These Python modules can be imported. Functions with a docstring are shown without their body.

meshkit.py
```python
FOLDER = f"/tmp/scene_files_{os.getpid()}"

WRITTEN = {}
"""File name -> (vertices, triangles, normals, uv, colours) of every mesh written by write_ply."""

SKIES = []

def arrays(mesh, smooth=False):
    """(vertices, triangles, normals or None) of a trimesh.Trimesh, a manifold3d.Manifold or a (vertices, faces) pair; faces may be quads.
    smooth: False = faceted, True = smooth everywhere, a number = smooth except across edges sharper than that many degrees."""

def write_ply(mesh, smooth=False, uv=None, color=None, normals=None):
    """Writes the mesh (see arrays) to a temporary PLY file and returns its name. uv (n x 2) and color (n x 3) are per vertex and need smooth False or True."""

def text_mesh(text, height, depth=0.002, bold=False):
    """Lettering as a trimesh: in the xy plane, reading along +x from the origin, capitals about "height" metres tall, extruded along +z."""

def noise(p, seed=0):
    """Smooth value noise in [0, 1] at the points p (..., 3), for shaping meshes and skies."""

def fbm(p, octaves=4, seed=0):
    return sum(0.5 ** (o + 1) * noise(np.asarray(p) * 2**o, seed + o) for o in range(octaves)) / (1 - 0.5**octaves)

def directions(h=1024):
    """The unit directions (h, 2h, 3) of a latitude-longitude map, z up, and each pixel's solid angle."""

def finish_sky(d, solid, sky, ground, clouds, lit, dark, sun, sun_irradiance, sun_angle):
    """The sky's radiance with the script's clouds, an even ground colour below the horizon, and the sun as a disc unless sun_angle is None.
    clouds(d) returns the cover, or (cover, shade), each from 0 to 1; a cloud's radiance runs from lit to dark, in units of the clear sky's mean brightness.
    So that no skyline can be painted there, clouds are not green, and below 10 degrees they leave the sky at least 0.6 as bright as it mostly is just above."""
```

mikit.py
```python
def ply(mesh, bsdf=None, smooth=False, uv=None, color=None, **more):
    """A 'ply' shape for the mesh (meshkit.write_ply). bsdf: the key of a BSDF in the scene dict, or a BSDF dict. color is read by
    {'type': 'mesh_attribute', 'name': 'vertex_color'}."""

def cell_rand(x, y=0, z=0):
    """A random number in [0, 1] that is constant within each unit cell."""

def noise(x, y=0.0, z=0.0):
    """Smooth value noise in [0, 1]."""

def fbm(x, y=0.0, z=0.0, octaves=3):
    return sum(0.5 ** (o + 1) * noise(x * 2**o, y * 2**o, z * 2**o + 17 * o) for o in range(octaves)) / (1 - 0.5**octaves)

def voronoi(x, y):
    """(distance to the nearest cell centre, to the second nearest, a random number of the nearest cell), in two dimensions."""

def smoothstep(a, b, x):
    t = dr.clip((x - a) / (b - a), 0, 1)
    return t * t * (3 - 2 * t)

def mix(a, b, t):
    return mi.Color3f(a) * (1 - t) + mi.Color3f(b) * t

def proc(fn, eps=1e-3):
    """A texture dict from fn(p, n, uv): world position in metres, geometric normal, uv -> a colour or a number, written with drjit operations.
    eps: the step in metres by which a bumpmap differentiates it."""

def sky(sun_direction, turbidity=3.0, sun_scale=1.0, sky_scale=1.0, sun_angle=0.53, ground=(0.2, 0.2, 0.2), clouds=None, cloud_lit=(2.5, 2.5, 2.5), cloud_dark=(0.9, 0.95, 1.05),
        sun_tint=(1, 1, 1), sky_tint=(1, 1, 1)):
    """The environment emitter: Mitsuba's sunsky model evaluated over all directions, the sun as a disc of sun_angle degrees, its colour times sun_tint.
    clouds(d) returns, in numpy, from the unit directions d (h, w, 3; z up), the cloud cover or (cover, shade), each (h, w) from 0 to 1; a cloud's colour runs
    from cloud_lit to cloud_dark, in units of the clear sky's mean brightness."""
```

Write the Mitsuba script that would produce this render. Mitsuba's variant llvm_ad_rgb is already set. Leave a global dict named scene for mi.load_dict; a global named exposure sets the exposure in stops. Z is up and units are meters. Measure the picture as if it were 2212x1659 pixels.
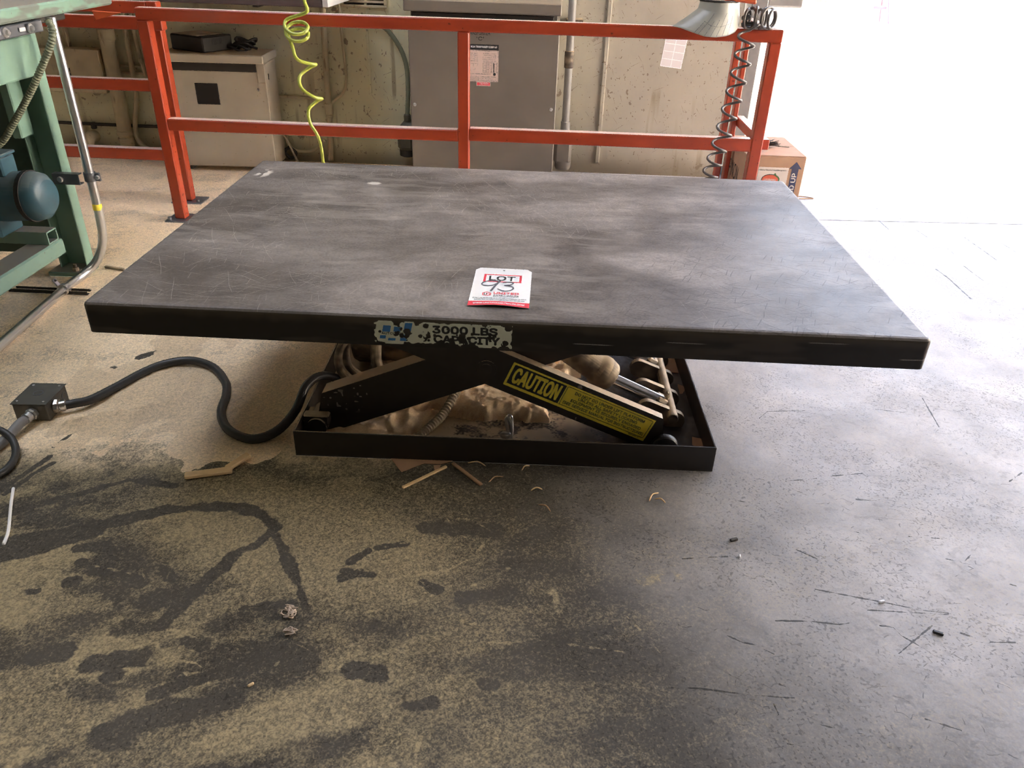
import math, random
import numpy as np, trimesh, shapely
from shapely.geometry import Polygon, LineString, Point, box as sbox
from shapely import affinity
import drjit as dr
import mitsuba as mi
import mikit, meshkit
from mikit import noise, fbm, cell_rand, smoothstep, mix

T = mi.ScalarTransform4f
scene, labels = {}, {}

# ------------------------------------------------------------------ camera
CAM = np.array([0.0, 0.0, 1.218])
_r = np.array([0.99866806, 0.04322236, 0.02817686])
_d = np.array([0.04615032, -0.50411542, -0.86240234])
_f = np.array([-0.02307068, 0.86255404, -0.50543869])
_m = np.eye(4); _m[:3, 0] = -_r; _m[:3, 1] = -_d; _m[:3, 2] = _f; _m[:3, 3] = CAM
scene['camera'] = {'type': 'perspective', 'fov': 2 * math.degrees(math.atan(1106 / 1666.16)), 'fov_axis': 'x',
                   'to_world': T(_m.tolist()), 'near_clip': 0.05, 'far_clip': 500.0}

# ------------------------------------------------------------------ sky, lamps, exposure
scene['sky'] = mikit.sky((-0.75, 0.10, 0.65), turbidity=3.5, sun_scale=1.0, sky_scale=1.0, ground=(0.5, 0.49, 0.47),
                         clouds=lambda d: 0.8 * np.clip(meshkit.fbm(d * 2.2 + 5, 4, 3) * 2.2 - 0.55, 0, 1), cloud_lit=(1.5, 1.5, 1.55), cloud_dark=(0.95, 0.95, 0.98), sky_tint=(1.17, 0.97, 0.92))
exposure = 5.6
LAMP = 0.8        # radiance of the added fluorescent tubes

# ------------------------------------------------------------------ materials
def bs(name, d, two=True):
    scene[name] = {'type': 'twosided', 'bsdf': d} if two else d
    return name
def prin(col, rough=0.5, metal=0.0, spec=0.5, **k):
    c = col if isinstance(col, dict) else {'type': 'rgb', 'value': list(col)}
    return {'type': 'principled', 'base_color': c, 'roughness': rough, 'metallic': metal, 'specular': spec, **k}
def bump(d, fn, scale=1.0):
    return {'type': 'bumpmap', 'tex': mikit.proc(fn), 'scale': scale, 'bsdf': d}
def solid(name, col, rough=0.5, metal=0.0, spec=0.5, var=0.12, freq=18.0):
    c = [float(x) for x in col]
    def fn(p, n, uv, c=c, var=var, freq=freq):
        k = 1.0 + var * 2 * (fbm(p.x * freq, p.y * freq, p.z * freq) - 0.5)
        return mi.Color3f(c[0], c[1], c[2]) * k
    return bs(name, prin(mikit.proc(fn) if var > 0 else c, rough, metal, spec))
DUST = (0.47, 0.37, 0.25)
def dusty(name, col, rough=0.5, metal=0.0, amount=0.9, spec=0.5, freq=25.0, dust=DUST, side=0.0):
    c = [float(x) for x in col]
    def fn(p, n, uv, c=c, a=amount, s=side, du=dust, fq=freq):
        m = fbm(p.x * fq, p.y * fq, p.z * fq)
        w = smoothstep(0.35, 0.8, n.z + 0.5 * (m - 0.5)) * a + s * smoothstep(0.4, 0.75, m)
        k = 0.85 + 0.3 * m
        return mix(mi.Color3f(c[0], c[1], c[2]) * k, mi.Color3f(du[0], du[1], du[2]) * k, dr.clip(w, 0, 1))
    return bs(name, prin(mikit.proc(fn), rough, metal, spec))

def seg_dist(x, y, pts):
    d2 = mi.Float(1e9)
    for (ax, ay), (bx, by) in zip(pts[:-1], pts[1:]):
        ex, ey = bx - ax, by - ay
        L = ex * ex + ey * ey + 1e-9
        t = dr.clip(((x - ax) * ex + (y - ay) * ey) / L, 0, 1)
        d2 = dr.minimum(d2, dr.square(x - ax - t * ex) + dr.square(y - ay - t * ey))
    return dr.sqrt(d2)
def rfbm(x, y, seed=0.0, octaves=4):
    """fbm with the lattice turned from octave to octave, so that no grid shows."""
    s, a, c, q = mi.Float(0), 0.5, math.cos(0.65), math.sin(0.65)
    x, y = x + 3.1, y - 1.7
    for o in range(octaves):
        s = s + a * noise(x, y, seed + 17 * o)
        x, y, a = (x * c - y * q) * 2.03, (x * q + y * c) * 2.03, a * 0.5
    return s / (1 - 0.5 ** octaves)
def scratches(x, y, ang, L, W, seed, prob, th):
    c, s = math.cos(ang), math.sin(ang)
    u, v = (x * c + y * s) / L, (y * c - x * s) / W
    i = dr.floor(u); fu = u - i
    v = v + cell_rand(i, seed, 1) * 7
    j = dr.floor(v); fv = v - j
    off = 0.25 + 0.5 * cell_rand(i, j, seed + 1)
    d = dr.abs(fv - off - (cell_rand(i, j, seed + 2) - 0.5) * 0.5 * (fu - 0.5)) * W
    e = smoothstep(0.0, 0.12, fu) * (1 - smoothstep(0.35 + 0.4 * cell_rand(i, j, seed + 3), 0.95, fu))
    return dr.select(cell_rand(i, j, seed) < prob, 1.0, 0.0) * (1 - smoothstep(th * 0.5, th, d)) * e

CLEAN=[(0.0333,[(-1.176,1.27),(-1.085,1.295),(-0.966,1.355),(-0.857,1.404),(-0.776,1.425),(-0.69,1.434),(-0.627,1.408),(-0.579,1.365)]),(0.0454,[(-1.151,1.23),(-1.088,1.264),(-0.997,1.314)]),(0.0297,[(-0.583,1.352),(-0.603,1.306),(-0.64,1.268),(-0.667,1.197),(-0.697,1.126),(-0.715,1.06)]),(0.0237,[(-0.569,1.334),(-0.523,1.264),(-0.478,1.194),(-0.442,1.124)]),(0.0536,[(-0.77,1.116),(-0.752,1.127)]),(0.0353,[(-0.829,1.175),(-0.811,1.17)]),(0.0237,[(-0.778,1.223),(-0.752,1.191)]),(0.0459,[(-0.927,0.969),(-0.876,0.981)]),(0.0388,[(-0.802,0.956),(-0.723,0.982)]),(0.0309,[(-0.761,0.929),(-0.743,0.934)]),(0.0309,[(-0.658,0.9),(-0.586,0.941),(-0.509,0.971)]),(0.023,[(-0.566,1.115),(-0.469,1.137)]),(0.0287,[(-0.651,1.023),(-0.614,1.012)]),(0.0355,[(-0.49,0.998),(-0.476,0.999)]),(0.0392,[(-0.421,0.994),(-0.407,1.008)]),(0.0312,[(-0.96,1.16),(-0.952,1.16)]),(0.0242,[(-0.968,1.223),(-0.959,1.218)]),(0.0231,[(-1.021,1.129),(-1.01,1.13)]),(0.0199,[(-0.927,1.195),(-0.862,1.194)]),(0.0208,[(-1.229,1.355),(-1.136,1.423),(-0.997,1.511),(-0.876,1.502)]),(0.0229,[(-0.382,1.263),(-0.349,1.301)]),(0.0281,[(-0.388,1.217),(-0.351,1.231)]),(0.029,[(-0.902,1.242),(-0.943,1.275),(-0.994,1.259)]),(0.014,[(-1.265,1.434),(-1.246,1.518),(-1.222,1.567)]),(0.0493,[(-0.709,0.814),(-0.623,0.867),(-0.518,0.897)]),(0.0402,[(-0.228,1.391),(-0.134,1.391),(-0.067,1.39)]),(0.0196,[(-0.33,1.312),(-0.268,1.332)]),(0.0248,[(-0.39,1.235),(-0.326,1.228)]),(0.0223,[(-0.212,1.213),(-0.176,1.194)]),(0.0405,[(-0.126,1.175),(-0.014,1.2)]),(0.0269,[(-0.299,1.076),(-0.287,1.092)]),(0.0394,[(-0.312,0.978),(-0.256,0.969)]),(0.0311,[(-0.195,0.906),(-0.155,0.913)]),(0.032,[(-0.058,0.96),(-0.04,0.962)]),(0.0231,[(0.135,1.096),(0.182,1.109)]),(0.0198,[(0.243,1.18),(0.257,1.165)]),(0.0259,[(-1.166,1.979),(-1.158,1.894),(-1.148,1.791)]),(0.0098,[(-1.233,1.761),(-1.259,1.637)]),(0.0162,[(-1.245,1.592),(-1.287,1.447)]),(0.0288,[(-1.264,2.14),(-1.212,2.185)]),(0.0277,[(-1.331,2.037),(-1.309,2.067)])]
RIDGE=[(0.003,[(-0.434,1.243),(-0.37,1.257),(-0.321,1.312),(-0.265,1.339)]),(0.003,[(-0.366,1.242),(-0.27,1.316)]),(0.0038,[(-0.251,1.228),(-0.167,1.251),(-0.104,1.304)]),(0.0028,[(-0.244,1.234),(-0.167,1.183)]),(0.0034,[(-0.132,1.117),(-0.088,1.105),(-0.08,1.062),(-0.024,1.061),(0.048,1.073),(0.216,1.054)]),(0.004,[(-0.189,1.435),(-0.146,1.37),(-0.109,1.354)]),(0.004,[(-0.338,1.113),(-0.25,1.145),(-0.097,1.216)]),(0.0027,[(0.224,1.147),(0.258,1.099),(0.283,1.054)]),(0.0026,[(-0.244,0.788),(-0.231,0.824),(-0.215,0.825),(-0.199,0.848)]),(0.0027,[(-0.221,1.067),(-0.241,1.115),(-0.247,1.2)]),(0.0045,[(-0.105,1.316),(-0.067,1.383),(-0.124,1.426),(-0.189,1.435)]),(0.0158,[(0.067,1.211),(0.082,1.153)]),(0.0126,[(-0.05,1.248),(-0.026,1.267)]),(0.0293,[(0.266,1.253),(0.339,1.27)]),(0.0026,[(-0.166,0.807),(-0.162,0.843)]),(0.0029,[(-0.703,1.052),(-0.664,1.045),(-0.622,1.025)]),(0.0028,[(-0.641,0.958),(-0.613,0.947),(-0.585,0.957),(-0.609,0.973),(-0.638,0.975),(-0.641,0.958)]),(0.0031,[(-0.824,1.208),(-0.803,1.232),(-0.762,1.224),(-0.755,1.169),(-0.788,1.156),(-0.824,1.208)]),(0.0032,[(-0.608,1.158),(-0.573,1.148),(-0.569,1.204),(-0.586,1.231)]),(0.0027,[(-0.978,1.101),(-0.997,1.141),(-0.972,1.153)]),(0.0025,[(-0.459,0.978),(-0.439,1.033),(-0.397,1.013)]),(0.0029,[(-0.687,0.98),(-0.706,1.024)]),(0.004,[(-0.976,1.175),(-0.927,1.212),(-0.846,1.195)])]
GOUGE=[(0.0038,[(0.643,1.254),(0.801,1.221),(0.848,1.209),(0.907,1.204)]),(0.0024,[(0.737,1.201),(0.905,1.2)]),(0.0032,[(0.532,1.157),(0.604,1.161),(0.662,1.156),(0.697,1.165)]),(0.0032,[(0.748,1.159),(0.774,1.156),(0.782,1.135),(0.808,1.111)]),(0.0023,[(0.759,1.088),(0.858,1.167)]),(0.0027,[(0.419,1.113),(0.451,1.095),(0.473,1.091),(0.507,1.07)]),(0.0025,[(0.284,0.976),(0.343,0.979),(0.417,0.972),(0.445,0.97),(0.52,0.969)]),(0.0028,[(0.547,0.916),(0.597,0.904)]),(0.0028,[(0.611,0.902),(0.638,0.898)]),(0.0041,[(0.636,1.379),(0.674,1.352)]),(0.0023,[(0.679,1.642),(0.765,1.661)]),(0.0024,[(0.807,1.674),(0.895,1.693)]),(0.0027,[(0.682,1.946),(0.715,1.986),(0.832,2.002)]),(0.0033,[(1.225,2.108),(1.205,1.943)]),(0.0027,[(1.051,2.028),(1.137,2.016)]),(0.0021,[(0.921,1.446),(0.991,1.444)]),(0.002,[(0.976,1.374),(1.012,1.364),(1.068,1.418)]),(0.0027,[(0.792,1.454),(0.82,1.445)]),(0.0023,[(0.959,1.13),(1.01,1.133)]),(0.002,[(0.482,0.872),(0.508,0.869)]),(0.0024,[(0.75,0.939),(0.805,0.919)]),(0.0022,[(0.538,1.55),(0.57,1.544),(0.596,1.513)]),(0.002,[(0.469,1.344),(0.365,1.329)]),(0.003,[(1.28,1.688),(1.334,1.731)]),(0.0071,[(1.018,1.353),(1.025,1.346)]),(0.0064,[(0.91,1.15),(0.923,1.144)]),(0.0059,[(0.5,0.998),(0.51,0.994)]),(0.0033,[(0.478,0.952),(0.481,0.931)]),(0.0059,[(1.086,1.301),(1.096,1.297)]),(0.0057,[(0.842,1.579),(0.892,1.578)]),(0.0089,[(1.748,3.239),(1.757,3.143),(1.755,3.039),(1.752,2.919)]),(0.005,[(2.076,3.692),(2.078,3.588),(2.081,3.488),(2.081,3.38)]),(0.0042,[(1.893,3.293),(1.895,3.206),(1.899,3.129)]),(0.0039,[(2.223,3.628),(2.231,3.437)]),(0.0043,[(1.778,3.864),(1.852,3.831)]),(0.0074,[(1.74,3.893),(1.74,3.761)]),(0.0022,[(2.23,4.247),(2.239,3.991)]),(0.0028,[(1.804,4.114),(1.868,3.943)]),(0.0022,[(2.451,4.2),(2.466,3.951)]),(0.0031,[(1.878,3.778),(1.89,3.654)]),(0.0024,[(1.919,3.511),(1.918,3.421)])]


def dust_cover(x, y):
    """How much sawdust lies on the floor, 0 to 1."""
    e1, e2 = rfbm(x * 16, y * 16, 3.0) - 0.5, rfbm(x * 55, y * 55, 5.0, 3) - 0.5
    wx, wy = x + 0.12 * (rfbm(x * 3, y * 3, 5.0, 3) - 0.5) + 0.03 * e1, y + 0.12 * (rfbm(x * 3, y * 3, 9.0, 3) - 0.5) + 0.02 * e1
    left = 1 - smoothstep(-1.0, 0.50, wx + 0.55 * (wy - 1.2) + 0.25 * (1.2 - wy) * smoothstep(0.9, 1.2, wy))
    back = (1 - smoothstep(-0.35, 0.3, wx)) * smoothstep(1.56, 1.86, wy + 0.22 * dr.clip(-0.55 - wx, 0, 0.6) + 0.10 * e1)
    a = rfbm(wx * 3.5 + wy * 1.5, wy * 11 - wx * 3.5, 2.0, 5)
    b = rfbm(wx * 9, wy * 12, 21.0, 4)
    v = left * (0.10 + 0.42 * smoothstep(0.40, 0.58, a) + 0.30 * smoothstep(0.42, 0.60, b)) + back * (0.62 + 0.35 * (b - 0.4)) + 0.12 * smoothstep(0.45, 0.62, a) * smoothstep(-0.9, -0.1, 0.9 - x) * (1 - left)
    blob = 1 - smoothstep(0.45, 1.0, dr.sqrt(dr.square((x + 0.52) / 0.60) + dr.square((y - 1.33 + 0.25 * (x + 0.5)) / 0.28)) + 0.25 * e1)
    v = dr.maximum(v, 0.62 * blob + 0.1 * e1)
    v = v * (1 - 0.75 * smoothstep(-0.25, 0.05, x) * smoothstep(1.36, 1.50, y) * (1 - back))  # sparser dust before the tray, kept low to deepen the shade there
    ragged = 0.030 * e1 + 0.016 * e2
    fade = mi.Float(0)
    for w, pts in CLEAN:
        d = seg_dist(x, y, pts) + ragged * min(1.0, w / 0.04)
        fade = dr.maximum(fade, 1 - smoothstep(w * 0.38, w * 0.60, d))
    v = dr.clip(v, 0, 1) * (1 - 0.96 * fade)
    rim = mi.Float(0)
    for w, pts in RIDGE:
        d = seg_dist(x, y, pts) + 0.012 * e2
        rim = dr.maximum(rim, 1 - smoothstep(w * 0.25, w * 0.8, d))
    return dr.clip(v + 0.45 * rim * smoothstep(0.3, 0.6, rfbm(x * 60, y * 60, 1.0, 2)), 0, 1), back
def floor_color(p, n, uv):
    x, y = p.x, p.y
    v, back = dust_cover(x, y)
    grain = noise(x * 410 + y * 130, y * 410 - x * 130, 1.0) * 0.55 + noise(x * 170 - y * 90, y * 170 + x * 90, 2.0) * 0.45
    cov = smoothstep(0.0, 0.95, v + 0.62 * (grain - 0.5) * (1.1 - 0.5 * back))
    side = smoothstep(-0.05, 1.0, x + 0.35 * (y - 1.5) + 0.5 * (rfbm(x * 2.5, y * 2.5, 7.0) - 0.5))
    base = mix((0.062, 0.057, 0.050), (0.42, 0.405, 0.41), side)  # worn pale concrete right; also carries door light and tray-front shade
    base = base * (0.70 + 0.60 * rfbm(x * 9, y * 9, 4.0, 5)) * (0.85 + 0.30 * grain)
    sx, sy = x + 0.03 * (rfbm(x * 9, y * 9, 71.0, 2) - 0.5) + 0.006 * (noise(x * 90, y * 90, 72.0) - 0.5), y + 0.03 * (rfbm(x * 9, y * 9, 73.0, 2) - 0.5) + 0.006 * (noise(x * 90, y * 90, 74.0) - 0.5)
    fine = 0.7 * scratches(sx, sy, 0.1, 0.13, 0.075, 11, 0.13, 0.0009) + 0.7 * scratches(sx, sy, 2.4, 0.09, 0.06, 23, 0.12, 0.0009) + scratches(sx, sy, -0.35, 0.03, 0.04, 41, 0.12, 0.0013) + scratches(sx, sy, 0.9, 0.016, 0.03, 43, 0.12, 0.0015)
    zone = smoothstep(0.42, 0.60, rfbm(x * 3.5, y * 3.5, 79.0, 3))
    fine = fine * (0.45 + 0.6 * zone) + 0.35 * smoothstep(0.60, 0.74, rfbm(x * 50 + 5, y * 80, 77.0, 4)) * zone
    pits = smoothstep(0.74, 0.80, noise(x * 230 + y * 60, y * 230 - x * 60, 12.0)) * smoothstep(0.40, 0.60, rfbm(x * 5, y * 5, 14.0, 3))
    g = mi.Float(0)
    wob = 0.006 * (rfbm(x * 60, y * 60, 6.0, 3) - 0.5)
    for w, pts in GOUGE:
        g = dr.maximum(g, 1 - smoothstep(w * 0.18, w * 0.55, seg_dist(x, y, pts) + wob))
    clear = 1 - cov
    base = base * (1 - 0.45 * dr.clip(fine + 0.8 * pits, 0, 1) * clear) * (1 - 0.80 * g)
    dust = mix((0.285, 0.238, 0.150), (0.80, 0.65, 0.47), smoothstep(0.1, 0.9, back)) * (0.66 + 0.68 * grain)  # same dust: darker colour for the dim front, paler for the bright back
    return mix(base, dust, cov)
def floor_rough(p, n, uv):
    x, y = p.x, p.y
    left = 1 - smoothstep(-0.8, 0.7, x + 0.45 * (y - 1.2))
    return 0.56 + 0.26 * left + 0.16 * (fbm(x * 8, y * 8, 4.0) - 0.5)
def floor_bump(p, n, uv):
    x, y = p.x, p.y
    back = (1 - smoothstep(-0.5, 0.2, x)) * smoothstep(1.5, 1.9, y)
    return 0.0012 * fbm(x * 30, y * 30, 4.0) + (0.0005 + 0.0016 * back) * noise(x * 170, y * 170, 3.0) + 0.006 * back * fbm(x * 12 + y * 3, y * 22, 8.0)
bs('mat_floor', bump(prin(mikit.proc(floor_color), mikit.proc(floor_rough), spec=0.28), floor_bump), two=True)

def ground_color(p, n, uv):
    return mi.Color3f(0.62, 0.60, 0.57) * (0.8 + 0.4 * fbm(p.x * 1.5, p.y * 1.5))
bs('mat_ground', prin(mikit.proc(ground_color), 0.9))

def wall_color(p, n, uv):
    x, z = p.x, p.z
    c = mix((0.62, 0.60, 0.43), (0.355, 0.32, 0.27), smoothstep(-0.9, 0.6, x))  # left paler, right darker: makes up for light too strong at right
    c = c * (0.86 + 0.28 * fbm(x * 5, z * 5, 3.0, octaves=4))
    run = fbm(x * 26, z * 2.2, 9.0)
    c = mix(c, (0.20, 0.15, 0.08), 0.55 * smoothstep(0.60, 0.80, run) * smoothstep(0.42, 0.60, fbm(x * 3, z * 3, 17.0)))
    chip = smoothstep(0.775, 0.80, rfbm(x * 95, z * 75, 5.0, 3)) + smoothstep(0.71, 0.75, rfbm(x * 40, z * 34, 15.0, 4)) * smoothstep(0.60, 0.70, noise(x * 7, z * 7, 19.0)) + scratches(x, z, 0.5, 0.07, 0.05, 71, 0.07, 0.0010) + scratches(x, z, -1.1, 0.05, 0.04, 83, 0.08, 0.0010) + scratches(x, z, 0.05, 0.09, 0.02, 91, 0.07, 0.0012) * (1 - smoothstep(0.1, 0.35, z))
    c = mix(c, (0.16, 0.105, 0.065), 0.7 * dr.clip(chip, 0, 1))
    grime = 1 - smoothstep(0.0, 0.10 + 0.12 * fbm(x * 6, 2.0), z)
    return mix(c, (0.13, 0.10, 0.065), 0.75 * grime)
bs('mat_wall', prin(mikit.proc(wall_color), 0.6, spec=0.35))
solid('mat_bounce_block', (0.78, 0.76, 0.73), 0.9, var=0.05, freq=1)  # pale face of the added block that bounces light in
solid('mat_room', (0.09, 0.08, 0.06), 0.9, var=0.2, freq=2)

def table_color(p, n, uv):
    x, y, z = p.x, p.y, p.z
    k = rfbm(x * 4.2 + 1.2 * rfbm(x * 3, y * 3, 1.0, 2), y * 6.0 + rfbm(x * 5, y * 5, 3.0, 2), 4.0, 5)
    smear = rfbm(x * 2.5 + y * 1.1, y * 14 - x * 3, 6.0, 4)
    top = mix((0.088, 0.076, 0.071), (0.262, 0.240, 0.232), smoothstep(0.18, 0.86, 0.75 * k + 0.25 * smear))
    top = top * (0.80 + 0.20 * smoothstep(-0.7, 0.1, x)) * (0.72 + 0.30 * rfbm(x * 34, y * 46, 33.0, 4) + 0.26 * noise(x * 240 + y * 70, y * 240 - x * 70, 2.0))  # left end darkened in the colour to hold down the overhead light
    patch = fbm(x * 2.1, y * 2.6, 13.0)
    qx, qy = x + 0.05 * (fbm(x * 4, y * 4, 41.0) - 0.5), y + 0.05 * (fbm(x * 4, y * 4, 47.0) - 0.5)
    lite = mi.Float(0)
    for k, (a, L, W, pr) in enumerate(((0.35, 0.21, 0.031, 0.16), (2.62, 0.13, 0.022, 0.18), (1.31, 0.09, 0.027, 0.14), (0.04, 0.31, 0.017, 0.20), (2.05, 0.17, 0.029, 0.14), (0.83, 0.07, 0.019, 0.18), (2.9, 0.11, 0.013, 0.18), (1.75, 0.05, 0.015, 0.12))):
        lite = lite + scratches(qx + 0.37 * k, qy, a, L, W, 100 + 10 * k, pr, 0.0009) * (0.3 + 0.7 * noise(x * 9 + k, y * 9))
    lite = dr.clip(lite, 0, 1) * smoothstep(0.36, 0.58, patch + 0.06) * (1 - 0.75 * smoothstep(0.1, 0.7, x))
    lite = lite + 0.35 * smoothstep(0.56, 0.72, fbm(qx * 6, qy * 30, 51.0, octaves=4)) * smoothstep(0.5, 0.62, fbm(x * 2.5, y * 2.5, 53.0))
    top = mix(top, (0.46, 0.43, 0.40), 0.42 * dr.clip(lite, 0, 1))
    dark = mi.Float(0)
    for k, (a, L, W, pr) in enumerate(((-0.2, 0.06, 0.017, 0.24), (0.5, 0.045, 0.019, 0.22), (-0.75, 0.08, 0.023, 0.22), (1.15, 0.05, 0.014, 0.16), (0.1, 0.14, 0.021, 0.18), (-0.45, 0.22, 0.05, 0.2))):
        dark = dark + scratches(qx + 0.21 * k, qy, a, L, W, 200 + 10 * k, pr, 0.0014)
    dark = dr.clip(dark, 0, 1) * smoothstep(0.0, 0.55, x - 0.35 * (y - 1.9) + 0.35 * (patch - 0.5))
    top = mix(top, (0.06, 0.052, 0.05), 0.75 * dark)
    paint = (1 - smoothstep(0.012, 0.022, dr.sqrt(dr.square((x + 0.535) * 0.75) + dr.square(y - 2.475)) + 0.004 * noise(x * 90, y * 90))) \
        + (1 - smoothstep(0.015, 0.035, dr.sqrt(dr.square(x + 0.92) + dr.square((y - 2.54) * 0.6)))) * smoothstep(0.45, 0.6, noise(x * 90, y * 60, 5.0))
    top = mix(top, (0.55, 0.52, 0.48), dr.clip(paint, 0, 1) * 0.85)
    side = mix((0.022, 0.019, 0.017), (0.05, 0.042, 0.036), smoothstep(0.5, 0.75, fbm(x * 6, z * 30, 3.0))) 
    chips = scratches(x, z, 0.03, 0.10, 0.018, 301, 0.14, 0.0012) * smoothstep(-0.1, 0.1, x)
    side = mix(side, (0.35, 0.33, 0.31), dr.clip(chips, 0, 1) * 0.7)
    edge = smoothstep(0.470, 0.496, z + 0.008 * (noise(x * 50, y * 50) - 0.5))
    side = mix(side, (0.075, 0.062, 0.045), edge * 0.8)
    under = mi.Color3f(0.52, 0.49, 0.45) * (0.8 + 0.4 * fbm(x * 8, y * 8))  # underside made pale so that it bounces light under the table
    return mix(mix(side, top, smoothstep(0.55, 0.9, n.z)), under, smoothstep(0.6, 0.9, -n.z))
def table_rough(p, n, uv):
    return 0.50 + 0.12 * (fbm(p.x * 4.2, p.y * 6, 4.0) - 0.4) + 0.10 * (fbm(p.x * 20, p.y * 30, 2.0) - 0.5)
bs('mat_table', prin(mikit.proc(table_color), mikit.proc(table_rough), metal=0.0, spec=0.3))
dusty('mat_black_steel', (0.024, 0.020, 0.018), 0.45, amount=0.0, spec=0.45)
def leg_color(p, n, uv):
    x, z = p.x, p.z
    c = mi.Color3f(0.026, 0.021, 0.018) * (0.8 + 0.4 * fbm(x * 20, z * 20, p.y * 9))
    c = mix(c, (0.35, 0.31, 0.27), 0.7 * smoothstep(0.82, 0.86, noise(x * 120, z * 120, 2.0)) * smoothstep(0.55, 0.65, fbm(x * 6, z * 6, 4.0)))
    return mix(c, DUST, smoothstep(0.45, 0.7, n.z) * 0.9)
bs('mat_leg', prin(mikit.proc(leg_color), 0.45, spec=0.45))
def tray_color(p, n, uv):
    x, y = p.x, p.y
    m = rfbm(x * 14, y * 9, 3.0, 4)
    c = mix((0.030, 0.027, 0.026), (0.10, 0.095, 0.10), smoothstep(0.35, 0.7, m))
    w = smoothstep(0.8, 0.95, n.z) * (1 - smoothstep(-0.05, 0.28, x + 0.2 * (fbm(x * 9, y * 9) - 0.5)))
    c = mix(mi.Color3f(0.026, 0.022, 0.020), c, smoothstep(0.8, 0.95, n.z))
    return mix(c, (0.44, 0.35, 0.24), w * smoothstep(0.40, 0.72, rfbm(x * 22, y * 22, 6.0) + 0.25 * noise(x * 200, y * 200) + 0.4 * (1 - smoothstep(-0.42, -0.25, x))))
bs('mat_tray', prin(mikit.proc(tray_color), 0.42, spec=0.5))
def saw_color(p, n, uv):
    g = noise(p.x * 320, p.y * 320, p.z * 320)
    return mix((0.64, 0.45, 0.28), (0.95, 0.77, 0.55), 0.6 * fbm(p.x * 30, p.y * 30, p.z * 30) + 0.4 * g)
bs('mat_sawdust', bump(prin(mikit.proc(saw_color), 0.95, spec=0.1), lambda p, n, uv: 0.0022 * noise(p.x * 160, p.y * 160, p.z * 160)))
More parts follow.
